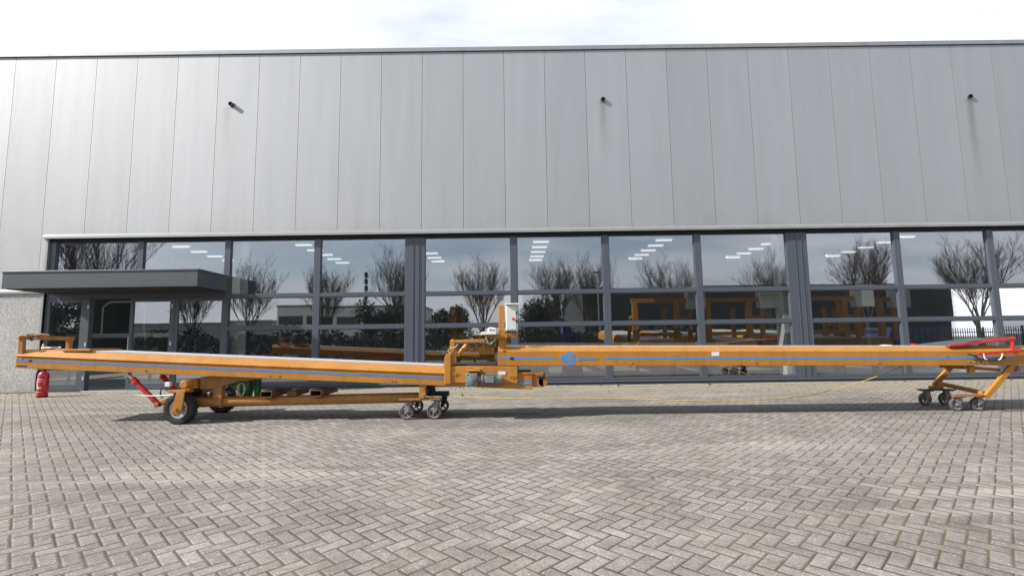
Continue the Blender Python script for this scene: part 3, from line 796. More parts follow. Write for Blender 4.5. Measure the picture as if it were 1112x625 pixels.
# undercarriage: axle, wheels, forks, drawbar
gN, gF = G(190, 460.8), G(243.5, 446.3)
rw = .222
def big_wheel(cx, cy):
    w = wheel(cx, cy - .07, cy + .07, gz(cy) + rw - .003, rw, CL, 'wheel', 'rubber', 'zinc', 0, True, rim_r=.60); return w
xw = gN.x + .03; YwN, YwF = 7.42, 8.42
big_wheel(xw, YwN); big_wheel(xw + .03, YwF)
zw = gz(7.4) + rw
for cy, s_ in ((YwN, -1), (YwF, 1)):
    y = cy + s_*.105
    mb = MB(); mb.prism([(-.075, -.055), (.03, -.075), (.085, -.02), (.115, .22), (.0, .27), (-.02, .16)], (xw, y - .012, zw), (1, 0, 0), (0, 0, 1), (0, .024, 0))
    mb.cyl((xw - .0, y - .03, zw - .0), (xw, y + .03, zw), .03, 14)
    mb.box(xw - .14, xw + .12, min(y, cy - s_*.1), max(y, cy - s_*.1), zw + .235, zw + .27)
    mb.build('fork', CL, m='orange', bevel=.006)
mb = MB(); zt_ = zw + .33
mb.cyl((xw + .10, YwN - .13, zt_ + .02), (xw + .10, YwN + .03, zt_ + .02), .058, 18); mb.cyl((xw + .10, YwF - .03, zt_ + .02), (xw + .10, YwF + .13, zt_ + .02), .058, 18)
mb.box(xw + .04, xw + .18, YwN + .031, YwF - .031, zt_ - .05, zt_ + .08)
mb.build('axle_beam', CL, m='orange', bevel=.01, smooth=True)
# A-frame arms from the axle up to the frame
for Y in (YwN + .10, YwF - .22):
    mb = MB(); a = Vector((xw + .2, Y, zt_ + .02)); b = A(256, 416.5, YN + .1); b.y = Y
    mb.prism([(0, -.09), (.16, -.09), (.55, .02), (1.05, .06), (1.05, .13), (.45, .13), (.0, .09)], (a.x, Y, a.z), (1, 0, 0), (0, 0, 1), (0, .10, 0))
    mb.box(a.x + .20, a.x + .33, Y + .002, Y + .098, zw + .02, a.z + .03)
    mb.build('lifting_arm', CL, m='orange_dirty', bevel=.008)
mb = MB(); a, b = A(206, 436.6, 7.62), A(458, 431.0, 7.62)
mb.cyl(a, b, .075, 22); mb.build('drawbar', CL, m='orange_dirty', smooth=True)
mb = MB(); mb.bar((a.x + .02, YwN + .12, a.z), (a.x + .02, YwF - .12, a.z), .10, .10); mb.build('cross_member', CL, m='orange_dirty', bevel=.008)
dba, dbb = a, b
DBx = lambda x: dbb.z + (x - dbb.x)*(dba.z - dbb.z)/(dba.x - dbb.x) - .012
for x, y in ((291.5, 428), (304, 0), (345, 426.5)):
    c = A(x, 428, 7.5); z = DBx(c.x) + .078
    w2, h2, t2 = .085, .045, .008
    if x == 304: continue
    mb = MB()
    for dx0, dx1, z0, z1 in ((-w2, w2, 0, t2), (-w2, w2, 2*h2 - t2, 2*h2), (-w2, -w2 + t2, t2, 2*h2 - t2), (w2 - t2, w2, t2, 2*h2 - t2)):
        mb.box(c.x + dx0, c.x + dx1, 7.42, 8.12, z + z0, z + z1)
    mb.build('fork_pocket', CL, m='brown_steel', bevel=.003)
c = A(318, 428, 7.6); z = DBx(c.x) + .078; mb = MB(); mb.box(c.x - .07, c.x + .07, 7.55, 8.05, z, z + .07); mb.build('fork_pocket', CL, m='brown_steel', bevel=.004)
# hydraulic cylinders
for dy in (0, .62):
    a, k, e = A(139, 406.5, 7.47), A(146, 413, 7.47), A(172, 438.5, 7.47)
    o = V*dy
    mb = MB(); mb.cyl(a + o + (k - a)*.75, e + o, .036, 16); mb.cyl(a + o + (k-a)*.72, k + o + (k-a)*.35, .045, 16); mb.cyl(e + o - V*.05, e + o + V*.05, .04, 12)
    cy = mb.build('hydraulic_cylinder', CL, m='red', smooth=True)
    mb = MB(); mb.cyl(a + o, k + o, .02, 12); mb.cyl(a + o - V*.04, a + o + V*.04, .035, 12); mb.build('piston_rod', cy, m='chrome', smooth=True)
mb = MB(); e = A(172.5, 438.5, 7.47); mb.bar(e - V*.06, e + V*.72, .06, .05); mb.bar(e + V*.02, (xw + .1, 7.49, zw + .26), .05, .06); mb.bar(e + V*.66, (xw + .1, 8.13, zw + .26), .05, .06); mb.build('cylinder_foot', CL, m='orange_dirty', bevel=.005)
mb = MB(); h = [A(x, y, 7.44) for x, y in ((176, 432), (174, 427), (175, 422), (180, 420), (186, 423), (191, 428), (192, 430))]; mb.tube(h, .010, 7); mb.build('hose', CL, m='rubber', smooth=True)
mb = MB(); h = [A(x, y, 7.4) for x, y in ((141, 426), (146, 428.5), (156, 429.5), (170, 429.5), (190, 428.5))]; mb.tube(h, .009, 7); mb.build('hose', CL, m='zinc', smooth=True)
mb = MB(); p = A(183.5, 417, 7.44); mb.box(p.x - .035, p.x + .035, 7.40, 7.46, p.z - .03, p.z + .035); mb.build('valve_block', CL, m='white', bevel=.005)
# green hydraulic unit and its coiled hose
mb = MB(); a, b_ = A(258, 430, 7.8), A(284, 410.5, 7.8)
mb.box(a.x, b_.x - .12, 7.66, 7.98, a.z + .12, b_.z); mb.cyl(((b_.x - .05), 7.8, a.z + .02), ((b_.x - .05), 7.8, b_.z), .05, 16); mb.cyl((a.x + .12, 7.8, a.z - .02), (a.x + .12, 7.8, a.z + .14), .09, 18, .13)
mb.cyl((b_.x - .05, 7.8, a.z + .02), (b_.x - .05, 7.8, a.z - .05), .05, 16, .02)
mb.build('hydraulic_unit', CL, m='green', bevel=.006, smooth=True)
mb = MB(); c = A(261, 423, 7.6); mb.tube([c + Vector((math.cos(t)*.05, .02*math.sin(2*t) + t*.004, math.sin(t)*.10)) for t in [k*.35 for k in range(46)]], .006, 6); mb.build('hose', CL, m='cream_hose', smooth=True)
mb = MB()
for x in (232, 236, 240, 246):
    mb.tube([A(x, 421, 7.7), A(x + 3, 413, 7.7), A(x + 6, 410, 7.7)], .010, 6)
mb.build('hose', CL, m='zinc', smooth=True)
mb = MB(); p = A(209, 424, 7.75); mb.cyl((p.x, 7.62, p.z), (p.x, 7.9, p.z), .075, 16); mb.box(p.x - .1, p.x + .16, 7.66, 7.88, p.z - .11, p.z - .05); mb.build('pump', CL, m='dark_steel', smooth=True)

# caster cradle under the drive end
rc = .108
cN = [G(441.5, 455.2), G(472, 454.4)]
def cradle(xs, ynear, yfar, parent, plate_top, near_m, far_m):
    for x in xs: caster(x, ynear, gz(ynear), rc, parent, plate_top - .022, near_m)
    for x in xs: caster(x + .03, yfar, gz(yfar), rc, parent, plate_top - .022, far_m)
xs = [cN[0].x, cN[1].x]; ptop = A(455, 432.3, 7.5).z
cradle(xs, 7.52, 8.14, CL, ptop, 'castwheel', 'dark_steel')
mb = MB()
for y in (7.52, 8.14): mb.box(xs[0] - .10 + (y - 7.52)*.05, xs[1] + .10, y - .085, y + .085, ptop - .02, ptop + .006)
mb.build('caster_plate', CL, m='orange_dirty', bevel=.004)
mb = MB(); a, b = A(455.5, 431.5, 7.45), A(462.5, 414, 7.45)
for y in (7.42, 8.07): mb.box(a.x, b.x, y, y + .05, ptop + .006, b.z + .03)
mb.box(a.x + .01, b.x - .01, 7.471, 8.069, ptop + .05, ptop + .13); mb.build('caster_leg', CL, m='orange', bevel=.005)
bolts(CL, [A(459, 421.8, 7.42), A(459, 429.3, 7.42)], .018)
mb = MB(); p = A(468, 424, 7.8); mb.box(p.x - .05, p.x + .05, 7.75, 7.95, p.z - .08, p.z + .09); mb.box(p.x + .02, p.x + .25, 7.9, 8.1, p.z - .09, p.z - .03); mb.build('lifting_jack', CL, m='dark_steel', bevel=.005)

# ---------------------------------------------------------------- right conveyor
qL, qR = A(541, 396.7, YN), A(1085, 396.6, YN)
U2 = (qR - qL).normalized(); W2 = Vector((-U2.z, 0, U2.x)); L2 = (qR - qL).length + 1.05
def RC(u, v, w): return qL + U2*u + V*v + W2*w
def u2(x): return (A(x, 390, YN).x - qL.x)/U2.x
CR = thing('belt_conveyor', 'right orange conveyor with blue emblem on its side and red edged tray at one end', 'conveyor', (qL.x + 7.2, (YN + YW)/2, gz(7.85)))
prof = [(0, 0), (0, .212), (.012, .218), (.075, .278), (.085, .278), (.085, .02), (.05, 0)]
mb = MB(); mb.prism(prof, RC(0, 0, 0), V, W2, U2*L2); mb.prism([(DEP - a, b) for a, b in prof][::-1], RC(0, 0, 0), V, W2, U2*L2)
for k in range(10):
    u = .4 + k*(L2 - .8)/9; mb.prism([(.07, .05), (DEP - .07, .05), (DEP - .07, .10), (.07, .10)], RC(u, 0, 0), V, W2, U2*.05)
mb.prism([(.07, .0), (DEP - .07, .0), (DEP - .07, .276), (.07, .276)], RC(.002, 0, 0), V, W2, U2*.012)
mb.build('frame', CR, m='orange', bevel=.005)
mb = MB(); mb.prism([(.088, .268), (.088, .288), (DEP - .088, .288), (DEP - .088, .268)], RC(.05, 0, 0), V, W2, U2*(L2 - .1)); mb.build('belt', CR, m='belt', bevel=.004)
mb = MB(); mb.cyl(RC(.05, .06, .13), RC(.05, DEP - .06, .13), .10, 20); mb.build('end_roller', CR, m='rubber_grey', smooth=True)
SW = (.096, .130)
mb = MB()
for a, b in ((542, 603.5), (656.5, 1100)):
    mb.prism([(-.002, SW[0]), (-.002, SW[1]), (.001, SW[1]), (.001, SW[0])], RC(u2(a), 0, 0), V, W2, U2*(u2(b) - u2(a)))
mb.build('stripe', CR, m='blue')
# emblem: a round body, a taller rounded block with an orange figure cut out, then a short run of lettering too small to read
PX = 1/72.9
def decal(mb, pts, h=.003):
    mb.prism(pts, RC(0, -h, 0), U2, W2, V*(h + .001))
def ell(cx, cy, rx, ry, n=22): return [(cx + math.cos(2*PI*k/n)*rx, cy + math.sin(2*PI*k/n)*ry) for k in range(n)]
def wy(y): return (396.7 - y)*PX
mb = MB(); ux = u2
decal(mb, ell(ux(613.2), wy(389.3), 4.6*PX, 4.7*PX)); decal(mb, ell(ux(619.3), wy(385.6), 4.1*PX, 3.6*PX), .0034)
decal(mb, [(ux(616.2), wy(396.0)), (ux(623.6), wy(396.0)), (ux(623.8), wy(384)), (ux(621.2), wy(383)), (ux(617), wy(384.5))], .0028)
decal(mb, ell(ux(610.4), wy(387.0), 1.6*PX, 2.2*PX, 12), .0022)
mb.build('emblem', CR, m='blue')
mb = MB(); decal(mb, ell(ux(618.9), wy(386.6), .9*PX, 1.2*PX, 12), .0045); decal(mb, [(ux(618.2), wy(393)), (ux(619.3), wy(393)), (ux(619.6), wy(389)), (ux(618.2), wy(389))], .0045)
mb.build('emblem_figure', CR, m='orange')
mb = MB(); decal(mb, ell(ux(628.6), wy(389.0), 2.0*PX, 2.5*PX, 16), .003)
x = 631.4
for wd, hh in ((1.6, 2.4), (2.0, 2.4), (1.5, 2.6), (2.2, 2.4), (1.4, 3.2), (2.0, 2.4), (2.0, 2.4), (1.2, 2.4)):
    decal(mb, [(ux(x), wy(390.6)), (ux(x + wd), wy(390.6)), (ux(x + wd), wy(390.6 - hh)), (ux(x + .15), wy(390.6 - hh))], .003); x += wd + .55
mb.build('emblem_lettering', CR, m='blue')
a, b = A(773, 386.2, YN), A(781, 381.9, YN)
mb = MB(); mb.box(a.x, b.x, YN - .004, YN - .0005, a.z, b.z); mb.build('rating_plate', CR, m='white', bevel=.001)
mb = MB(); a, b = A(731, 385.9, YN), A(739, 385.2, YN); mb.box(a.x, b.x, YN - .003, YN - .0005, a.z, b.z); mb.build('sticker', CR, m='trim')
bolts(CR, [A(x, y, YN) for x, y in ((685.5, 393.6), (820, 393.2), (954, 393), (857, 395), (1027, 386), (1052, 392.3), (1058, 393), (1062, 392.6), (1067, 393), (1072, 392.5))], .013)
mb = MB(); a, b = A(554, 390.4, YN), A(558, 387.6, YN); mb.box(a.x, b.x, YN - .004, YN, a.z, b.z); a, b = A(546, 381.8, YN), A(549.5, 380.6, YN); mb.box(a.x, b.x, YN - .004, YN, a.z, b.z); mb.build('slot', CR, m='black')
# cabinet post with cross bars
Yc = YN + .07; mb = MB()
mb.bar(A(544.6, 379, Yc), A(544.6, 331.5, Yc), .07, .085, (1, 0, 0)); mb.bar(A(548, 378, Yc), A(548, 361, Yc), .05, .05, (1, 0, 0))
mb.bar(A(527, 364.6, Yc), A(563, 364.2, Yc), .05, .055); mb.bar(A(538.5, 364.4, Yc - .06), A(551, 364.3, Yc - .06), .05, .075)
mb.bar(A(543, 378, Yc), A(543, 378, Yc) + V*.5, .06, .06); mb.build('cabinet_post', CR, m='orange', bevel=.006)
a, b = A(549.3, 359, Yc - .1), A(562.2, 330.6, Yc - .1)
mb = MB(); mb.box(a.x, b.x, Yc - .10, Yc + .10, a.z, b.z); cab = mb.build('switch_cabinet', CR, m='cabinet', bevel=.008)
mb = MB(); mb.box(a.x + .012, b.x - .028, Yc - .113, Yc - .1005, a.z + .015, b.z - .012); mb.build('cabinet_door', cab, m='cabinet', bevel=.004)
mb = MB(); mb.prism([(-.02, 0), (-.02, .018), (.24, .035), (.24, 0)], (a.x - .008, Yc - .13, b.z + .001), (0, 1, 0), (0, 0, 1), (b.x - a.x + .03, 0, 0)); mb.build('rain_hood', cab, m='white', bevel=.003)
p = A(557.3, 346, Yc - .115); mb = MB().use('yellow').cyl((p.x, Yc - .117, p.z), (p.x, Yc - .113, p.z), .022, 16); mb.use('red').cyl((p.x, Yc - .145, p.z), (p.x, Yc - .117, p.z), .016, 16); mb.build('stop_button', cab, smooth=True)
mb = MB(); mb.box(b.x - .026, b.x - .004, Yc - .116, Yc - .101, a.z + .12, a.z + .16); mb.box(b.x - .024, b.x - .006, Yc - .114, Yc - .101, b.z - .14, b.z - .10); mb.build('latch', cab, m='dark_steel')
for k in range(4):
    q_ = Vector((a.x + .03 + k*.035, Yc - .02, a.z)); mb = MB(); mb.cyl(q_, q_ - Vector((0, 0, .03)), .011, 8); mb.build('cable_gland', cab, m='black')
# white hand terminal on the cross bar
a, b = A(523, 363.2, Yc - .06), A(539, 359.8, Yc - .06)
mb = MB(); mb.box(a.x, b.x, Yc - .14, Yc + .02, a.z, b.z); mb.tube([A(530.5, 360, Yc - .06), A(530.5, 356.8, Yc - .06), A(532, 356, Yc - .06), A(537.5, 356.4, Yc - .06), A(538.5, 357.8, Yc - .06)], .014, 8); mb.build('hand_terminal', CR, m='white', bevel=.006)
mb = MB(); mb.tube([A(527, 364, Yc - .06), A(529.5, 371.5, Yc - .06), A(532, 373.6, Yc - .05), A(535, 371.5, Yc - .05), A(539, 366, Yc - .04)], .007, 6); mb.build('cable', CR, m='cream_hose', smooth=True)

# swing frame with four casters at the right end
ptop = A(1047, 436.2, 7.55).z
xs2 = [6.72, 7.02]
xs2 = [G(1037.5, 445.6).x, G(1060, 445.2).x]
yN2, yF2 = 7.60, 8.16
zB = {yN2: gz(yN2) + .265, yF2: gz(yF2) + .335}
for y in (yN2, yF2):
    pz = gz(y) + (.212 if y < 7.9 else .235)
    for x in xs2: caster(x, y, gz(y), .098, CR, pz, 'castwheel')
    mb = MB(); mb.box(xs2[0] - .07, xs2[1] + .14, y - .075, y + .075, pz + .001, pz + .018)
    mb.build('caster_plate', CR, m='orange_dirty' if y < 7.9 else 'dark_steel', bevel=.004)
    xm = (xs2[0] + xs2[1])/2; mb = MB(); mb.box(xm - .05, xm + .12, y - .05, y + .05, pz + .0185, zB[y] - .03); mb.build('mounting_block', CR, m='orange_dirty', bevel=.004)
xc = xs2[1] + .035
cbN, cbF = Vector((xc, yN2 - .10, zB[yN2])), Vector((xc - .04, yF2 + .06, zB[yF2]))
mb = MB(); mb.bar(cbN, cbF, .068, .06); mb.build('cross_beam', CR, m='orange_dirty', bevel=.006)
e = A(1110, 389, YN - .02); slope = (e.z - cbN.z)/(e.x - cbN.x)
for s_, dy in ((cbN, -.062), (cbF, .062)):
    top = qL.z + U2.z/U2.x*(s_.x - qL.x) + .16; dx = min(1.1, (top - s_.z)/slope)
    mb = MB(); p = s_ + V*dy; mb.bar(p + Vector((-.04, 0, -.04*slope)), p + Vector((dx, 0, dx*slope)), .05, .075); mb.build('swing_arm', CR, m='orange', bevel=.006)
mb = MB(); a, b = A(1052.3, 405.4, YN + .1), A(1057.3, 396.5, YN + .1); mb.box(a.x, b.x, YN + .08, YN + .14, a.z, b.z); mb.bar(A(1105, 402, YN + .2), A(1100, 394, YN + .2), .06, .06); mb.build('bracket', CR, m='orange', bevel=.004)
for v_ in (.12, .5):
    mb = MB(); mb.bar(RC(u2(1052), v_, -.03), RC(u2(1092), v_, -.07), .05, .05); mb.build('brace', CR, m='orange_dirty')
# red edged tray above the belt
a0, a1 = A(1030, 375.4, YN + .02), A(1102, 367.6, YN + .02)
b0, b1 = A(990, 373.8, YW + .15), A(1098, 366.3, YW + .15)
TR_ = [a0, a1, b1, b0]
mb = MB(); dn = Vector((0, 0, .012)); mb.add([p - dn*.2 for p in TR_] + [p - dn*1.4 for p in TR_], [(0, 1, 2, 3), (7, 6, 5, 4), (0, 4, 5, 1), (1, 5, 6, 2), (2, 6, 7, 3), (3, 7, 4, 0)])
mid = A(1056, 366.6, YW + .05); mb.add([b0 + Vector((.05, 0, .0)), a0, mid - V*.3, mid], [(0, 1, 2, 3)])
mb.build('tray', CR, m='tray')
mb = MB(); mb.bar(a0, a1, .03, .034); mb.bar(b0.lerp(b1, .6), b1, .035, .035); mb.bar(a1, b1, .03, .034); mb.bar(A(1099.5, 382, YN), A(1099.5, 370.5, YN), .035, .03, (1, 0, 0)); mb.bar(A(1099.5, 382, YN) + V*.75, A(1099.5, 369, YN) + V*.75, .05, .045, (1, 0, 0))
mb.build('tray_edge', CR, m='red', bevel=.004)
mb = MB(); mb.bar(b0, b0.lerp(a0, .12), .04, .03); mb.build('tray_edge', CR, m='red', bevel=.004)
mb = MB(); mb.bar(A(1063, 383.8, YN - .05), A(1103, 381.0, YN - .05), .04, .034); mb.bar(A(1103, 381, YN - .05), A(1120, 379.8, YN - .05), .04, .034); mb.cyl(A(1063, 383.8, YN - .05), A(1063, 383.8, YN - .05) - V*.03, .024, 12); mb.build('side_guide', CR, m='red', bevel=.004)
mb = MB(); mb.tube([A(x, y, YN - .05) for x, y in ((1058, 386), (1062, 389), (1072, 391), (1084, 390.5), (1091, 388))], .013, 8); mb.bar(A(1051, 384.3, YN - .04), A(1061, 386.2, YN - .04), .02, .015); mb.build('guide_strap', CR, m='rubber', smooth=True)
for x in (1068, 1088.5):
    mb = MB(); k = 1 if x < 1080 else -1
    mb.tube([A(x, 383.5, YN - .07), A(x + .6*k, 387, YN - .07), A(x + 2*k, 389.6, YN - .07), A(x + 4*k, 390.3, YN - .07)], .008, 8); mb.build('hook', CR, m='white', smooth=True)
mb = MB(); p = A(1039, 378, YN + .1); mb.box(p.x - .025, p.x + .025, YN + .08, YN + .14, p.z - .03, p.z + .045); mb.build('roller_bracket', CR, m='white', bevel=.004)
mb = MB(); p = A(963.5, 375.6, YN + .3); mb.prism([(-.09, -.01), (-.07, .01), (-.02, .022), (.04, .02), (.06, -.01)], (p.x, YN + .25, p.z), (1, 0, 0), (0, 0, 1), (0, .14, 0)); mb.build('sensor', CR, m='column', bevel=.006)

# yellow cord hanging from the right conveyor and trailing along the paving
mb = MB(); pts = [A(980, 397.5, 7.9), A(958, 406, 8.2), A(936, 414, 8.6)]
for x, y in ((905, 423.5), (891, 426.8), (859, 432), (835, 433.6), (810, 434.8), (770, 435.2), (741, 435), (681, 433.2), (620, 433.2), (560, 433), (520, 431.8), (489, 430.6)):
    g = G(x, y); pts.append(g + Vector((0, 0, .009)))
sm = []
for i in range(len(pts)-1):
    p0, p1, p2, p3 = pts[max(i-1, 0)], pts[i], pts[i+1], pts[min(i+2, len(pts)-1)]
    for k in range(5):
        t = k/5; q_ = .5*((2*p1) + (p2-p0)*t + (2*p0-5*p1+4*p2-p3)*t*t + (3*p1-p0-3*p2+p3)*t**3)
        q_.z = max(q_.z, gz(q_.y) + .008); sm.append(q_)
mb.tube(sm, .0065, 7); tag(mb.build('cord', m='yellow', smooth=True), 'long yellow cord hanging from the right conveyor and trailing over the paving', 'cord')

# ---------------------------------------------------------------- fire extinguisher
g = G(45.5, 431.0); ex, ey, ez = g.x, g.y, gz(g.y)
EX = thing('fire_extinguisher', 'red fire extinguisher with white label standing on the paving beside the entrance', 'fire extinguisher', (ex, ey, ez))
r = .098
mb = MB().use('red_ext').lathe([(0, .02), (r*.95, .02), (r, .04), (r, .44), (r*.93, .49), (r*.7, .525), (r*.35, .545), (0, .55)], (ex, ey, ez), (0, 0, 1), 28)
mb.use('black').lathe([(r*.7, 0), (r*1.02, 0), (r*1.03, .03), (r*.7, .03)], (ex, ey, ez), (0, 0, 1), 28)
mb.build('cylinder', EX, smooth=True)
mb = MB(); mb.cyl((ex, ey, ez + .545), (ex, ey, ez + .60), .03, 12); mb.bar((ex - .05, ey, ez + .615), (ex + .10, ey, ez + .63), .025, .018); mb.bar((ex - .02, ey, ez + .60), (ex + .12, ey, ez + .585), .025, .014); mb.build('valve', EX, m='black', bevel=.003)
mb = MB(); mb.tube([(ex - .03, ey, ez + .58), (ex - .09, ey - .02, ez + .58), (ex - .125, ey - .03, ez + .50), (ex - .128, ey - .03, ez + .30), (ex - .125, ey - .03, ez + .14)], .014, 8); mb.build('hose', EX, m='rubber', smooth=True)
def wrap(mb, a0, a1, z0, z1, n=8):          # a label curved round the cylinder
    rr = r + .0015; vs = []
    for k in range(n + 1):
        t = a0 + (a1 - a0)*k/n
        vs += [(ex + math.sin(t)*rr, ey - math.cos(t)*rr, ez + z0), (ex + math.sin(t)*rr, ey - math.cos(t)*rr, ez + z1)]
    mb.add(vs, [(2*k, 2*k+2, 2*k+3, 2*k+1) for k in range(n)])
AZ = .2
mb = MB(); wrap(mb, -.9 + AZ, .45 + AZ, .375, .392); wrap(mb, -.85 + AZ, -.55 + AZ, .30, .35); wrap(mb, -.85 + AZ, -.5 + AZ, .24, .285)
for k in range(6): wrap(mb, -.85 + AZ + k*.21, -.71 + AZ + k*.21, .185, .225, 2)
wrap(mb, -.8 + AZ, .4 + AZ, .115, .122); wrap(mb, -.35 + AZ, .35 + AZ, .33, .342)
mb.build('label', EX, m='white')
mb = MB(); wrap(mb, .55 + AZ, .85 + AZ, .335, .365, 3); wrap(mb, .55 + AZ, .85 + AZ, .275, .305, 3); mb.build('pictogram', EX, m='yellow')

# ---------------------------------------------------------------- across the street (seen mirrored in the glass)
def back(x, y, Yv):                         # where something mirrored at this picture point stands
    p = A(x, y, Yv); return Vector((p.x, 2*(WALL + .085) - Yv, p.z))

def grow(seed, H, spread):
    """bare street tree: returns (trunk builder, crown builder)"""
    rg = random.Random(seed); T, C = MB(), MB()
    tz = H*.26
    T.tube([(0, 0, -.1), (.02, 0, tz*.5), (0, .03, tz), (0, 0, tz*1.25)], .17*H/8, 8, .11*H/8)
    def branch(p, d, ln, r, lev):
        pts = [p]; q = p.copy(); dd = d.copy()
        n = 4 if lev < 2 else 3
        for k in range(n):
            dd = (dd + Vector((rg.uniform(-1, 1), rg.uniform(-1, 1), rg.uniform(-.3, 1.0)))*(.10 + .035*lev)).normalized()
            q = q + dd*ln/n; pts.append(q.copy())
        (T if lev == 0 else C).tube(pts, r, 6 if lev == 0 else (4 if lev == 1 else 3), r*.5 if lev < 3 else r*.6)
        if lev >= 4: return
        m = (7, 6, 4, 3)[lev]
        for k in range(m):
            t = .28 + .72*(k + rg.random()*.8)/m; i = min(int(t*n), n-1); pp = pts[i].lerp(pts[i+1], min(1, t*n - i))
            ax = dd.orthogonal().normalized(); ax.rotate(Matrix.Rotation(rg.uniform(0, 2*PI), 3, dd))
            nd = (dd*rg.uniform(.8, 1.2) + ax*rg.uniform(.38, .75) + Vector((0, 0, .30))).normalized()
            branch(pp, nd, ln*rg.uniform(.42, .6), max(r*.46, .0045), lev + 1)
    for k in range(9):
        a = 2*PI*k/9 + rg.uniform(-.3, .3); s_ = rg.uniform(.25, .95)*spread
        d = Vector((math.cos(a)*s_, math.sin(a)*s_, 1)).normalized()
        branch(Vector((0, 0, tz*rg.uniform(.85, 1.2))), d, H*.47*rg.uniform(.85, 1.1), .047*H/8, 0)
    return T, C
protos = []
for seed, H, sp in ((3, 8, .66), (11, 8, .56), (23, 8, .74)):
    T, C = grow(seed, H, sp)
    t = thing('bare_tree', '', 'tree', (0, 0, 0), 'bare street trees mirrored in the glass')
    T.build('trunk', t, m='bark', smooth=True); C.build('crown', t, m='twig')
    protos.append([t, False])
TREES = ((105, 238, 34, 0, 'largest one, above the entrance canopy'), (212, 300, 44, 1, 'in the door glass under the canopy'), (272, 290, 40, 2, 'just right of the canopy end'),
         (352, 291, 42, 1, 'on the mullion right of the canopy'), (432, 284, 40, 0, 'left of the first wide post'), (524, 282, 40, 2, 'above the drive motor'),
         (606, 284, 40, 1, 'right of the white cabinet'), (640, 288, 44, 0, 'beside the lamp post'), (724, 284, 41, 2, 'above the white rating plate'), (834, 287, 41, 0, 'left of the second wide post'),
         (936, 262, 37, 1, 'right of the second wide post'), (1054, 260, 36, 2, 'above the red tray'), (1150, 270, 38, 0, 'at the right edge'))
for i, (x, yt, Yv, pi, w) in enumerate(TREES):
    p = back(x, yt, Yv); z0 = gz(-20) - .02
    t0, used = protos[pi]; t = t0 if not used else copy_tree(t0); protos[pi][1] = True
    s_ = (p.z - z0)/7.9; t.location = (p.x, p.y, z0); t.scale = (s_, s_, s_); t.rotation_euler.z = i*1.3
    t['label'] = 'bare leafless tree mirrored in the window glass, ' + w

# dark evergreen shrubs behind the fence
def shrub(seed, rx, h):
    rg = random.Random(seed); t = thing('evergreen_shrub', '', 'shrub', (0, 0, 0), 'dark evergreens mirrored in the glass')
    mb = MB(); lumps = [(Vector((rg.uniform(-.55, .55)*rx, rg.uniform(-.5, .5)*rx, h*rg.uniform(.25, .75))), rg.uniform(.3, .5)*rx) for _ in range(16)]
    for k in range(9000):
        c, r_ = rg.choice(lumps); d = Vector((rg.gauss(0, 1), rg.gauss(0, 1), rg.gauss(0, 1))).normalized()
        p = c + d*r_*rg.uniform(.35, 1.06); p.z = max(.05, p.z)
        e = Vector((rg.gauss(0, 1), rg.gauss(0, 1), rg.gauss(0, 1))).normalized(); f = d.cross(e).normalized(); q = rg.uniform(.10, .2)
        mb.add([p - e*q, p + f*q*.5, p + e*q, p - f*q*.5], [(0, 1, 2, 3)])
    mb.build('foliage', t, m='leaf')
    mb = MB()
    for k in range(5): mb.tube([(rg.uniform(-.2, .2), rg.uniform(-.2, .2), -.05), (rg.uniform(-.5, .5), rg.uniform(-.5, .5), h*.4), (rg.uniform(-.9, .9), rg.uniform(-.9, .9), h*.7)], .06, 5, .02)
    mb.build('stem', t, m='bark'); return t
for i, (x, yt, Yv, rx, w) in enumerate(((72, 312, 44, 3.2, 'in the side light left of the open doorway'), (416, 318, 47, 2.9, 'round one left of the first wide post'), (487, 322, 50, 2.4, 'left of the white cabinet'), (594, 320, 47, 2.9, 'right of the white cabinet'))):
    p = back(x, yt, Yv); z0 = gz(-20) - .02; t = shrub(40 + i, rx, p.z - z0); t.location = (p.x, p.y, z0)
    t['label'] = 'dark evergreen shrub mirrored in the glass, ' + w

# clipped dark hedge behind the fence
mb = MB(); rg = random.Random(77); zh = gz(-20) - .02
for k in range(15000):
    x = rg.uniform(-40, 13); y = -13.2 + rg.uniform(-.8, .8)
    top = 2.55 + .35*math.sin(x*.7) + .25*math.sin(x*1.9 + 1) - abs(y + 13.2)*.5
    p = Vector((x, y, zh + top*(rg.random()**.7)))
    e = Vector((rg.gauss(0, 1), rg.gauss(0, 1), rg.gauss(0, 1))).normalized(); f = e.orthogonal().normalized(); q_ = rg.uniform(.10, .22)
    mb.add([p - e*q_, p + f*q_*.5, p + e*q_, p - f*q_*.5], [(0, 1, 2, 3)])
tag(mb.build('hedge', m='leaf'), 'long dark hedge mirrored in the glass behind the spiked fence', 'hedge')
# palisade fence
yF = -11.2; zF = gz(yF) - .02
FN = thing('palisade_fence', 'black spiked palisade fence mirrored low in the glass', 'fence', (0, yF, zF))
mb = MB()
for z in (.35, 1.75): mb.bar((-42, yF, zF + z), (42, yF, zF + z), .04, .05)
mb.build('rail', FN, m='fence')
mb = MB(); mp = MB()
for k in range(-262, 263):
    x = k*.16; mb.box(x - .028, x + .028, yF + .025, yF + .037, zF + .08, zF + 2.0); mb.add([(x - .028, yF + .031, zF + 2.0), (x + .028, yF + .031, zF + 2.0), (x, yF + .031, zF + 2.12)], [(0, 1, 2)])
o = mb.build('pale', FN, m='fence'); o['kind'] = 'stuff'
for k in range(-15, 16):
    x = k*2.72 + .08; mp = MB(); mp.box(x - .045, x + .045, yF - .11, yF - .02, zF - .1, zF + 2.1); mp.build('post', FN, m='fence')

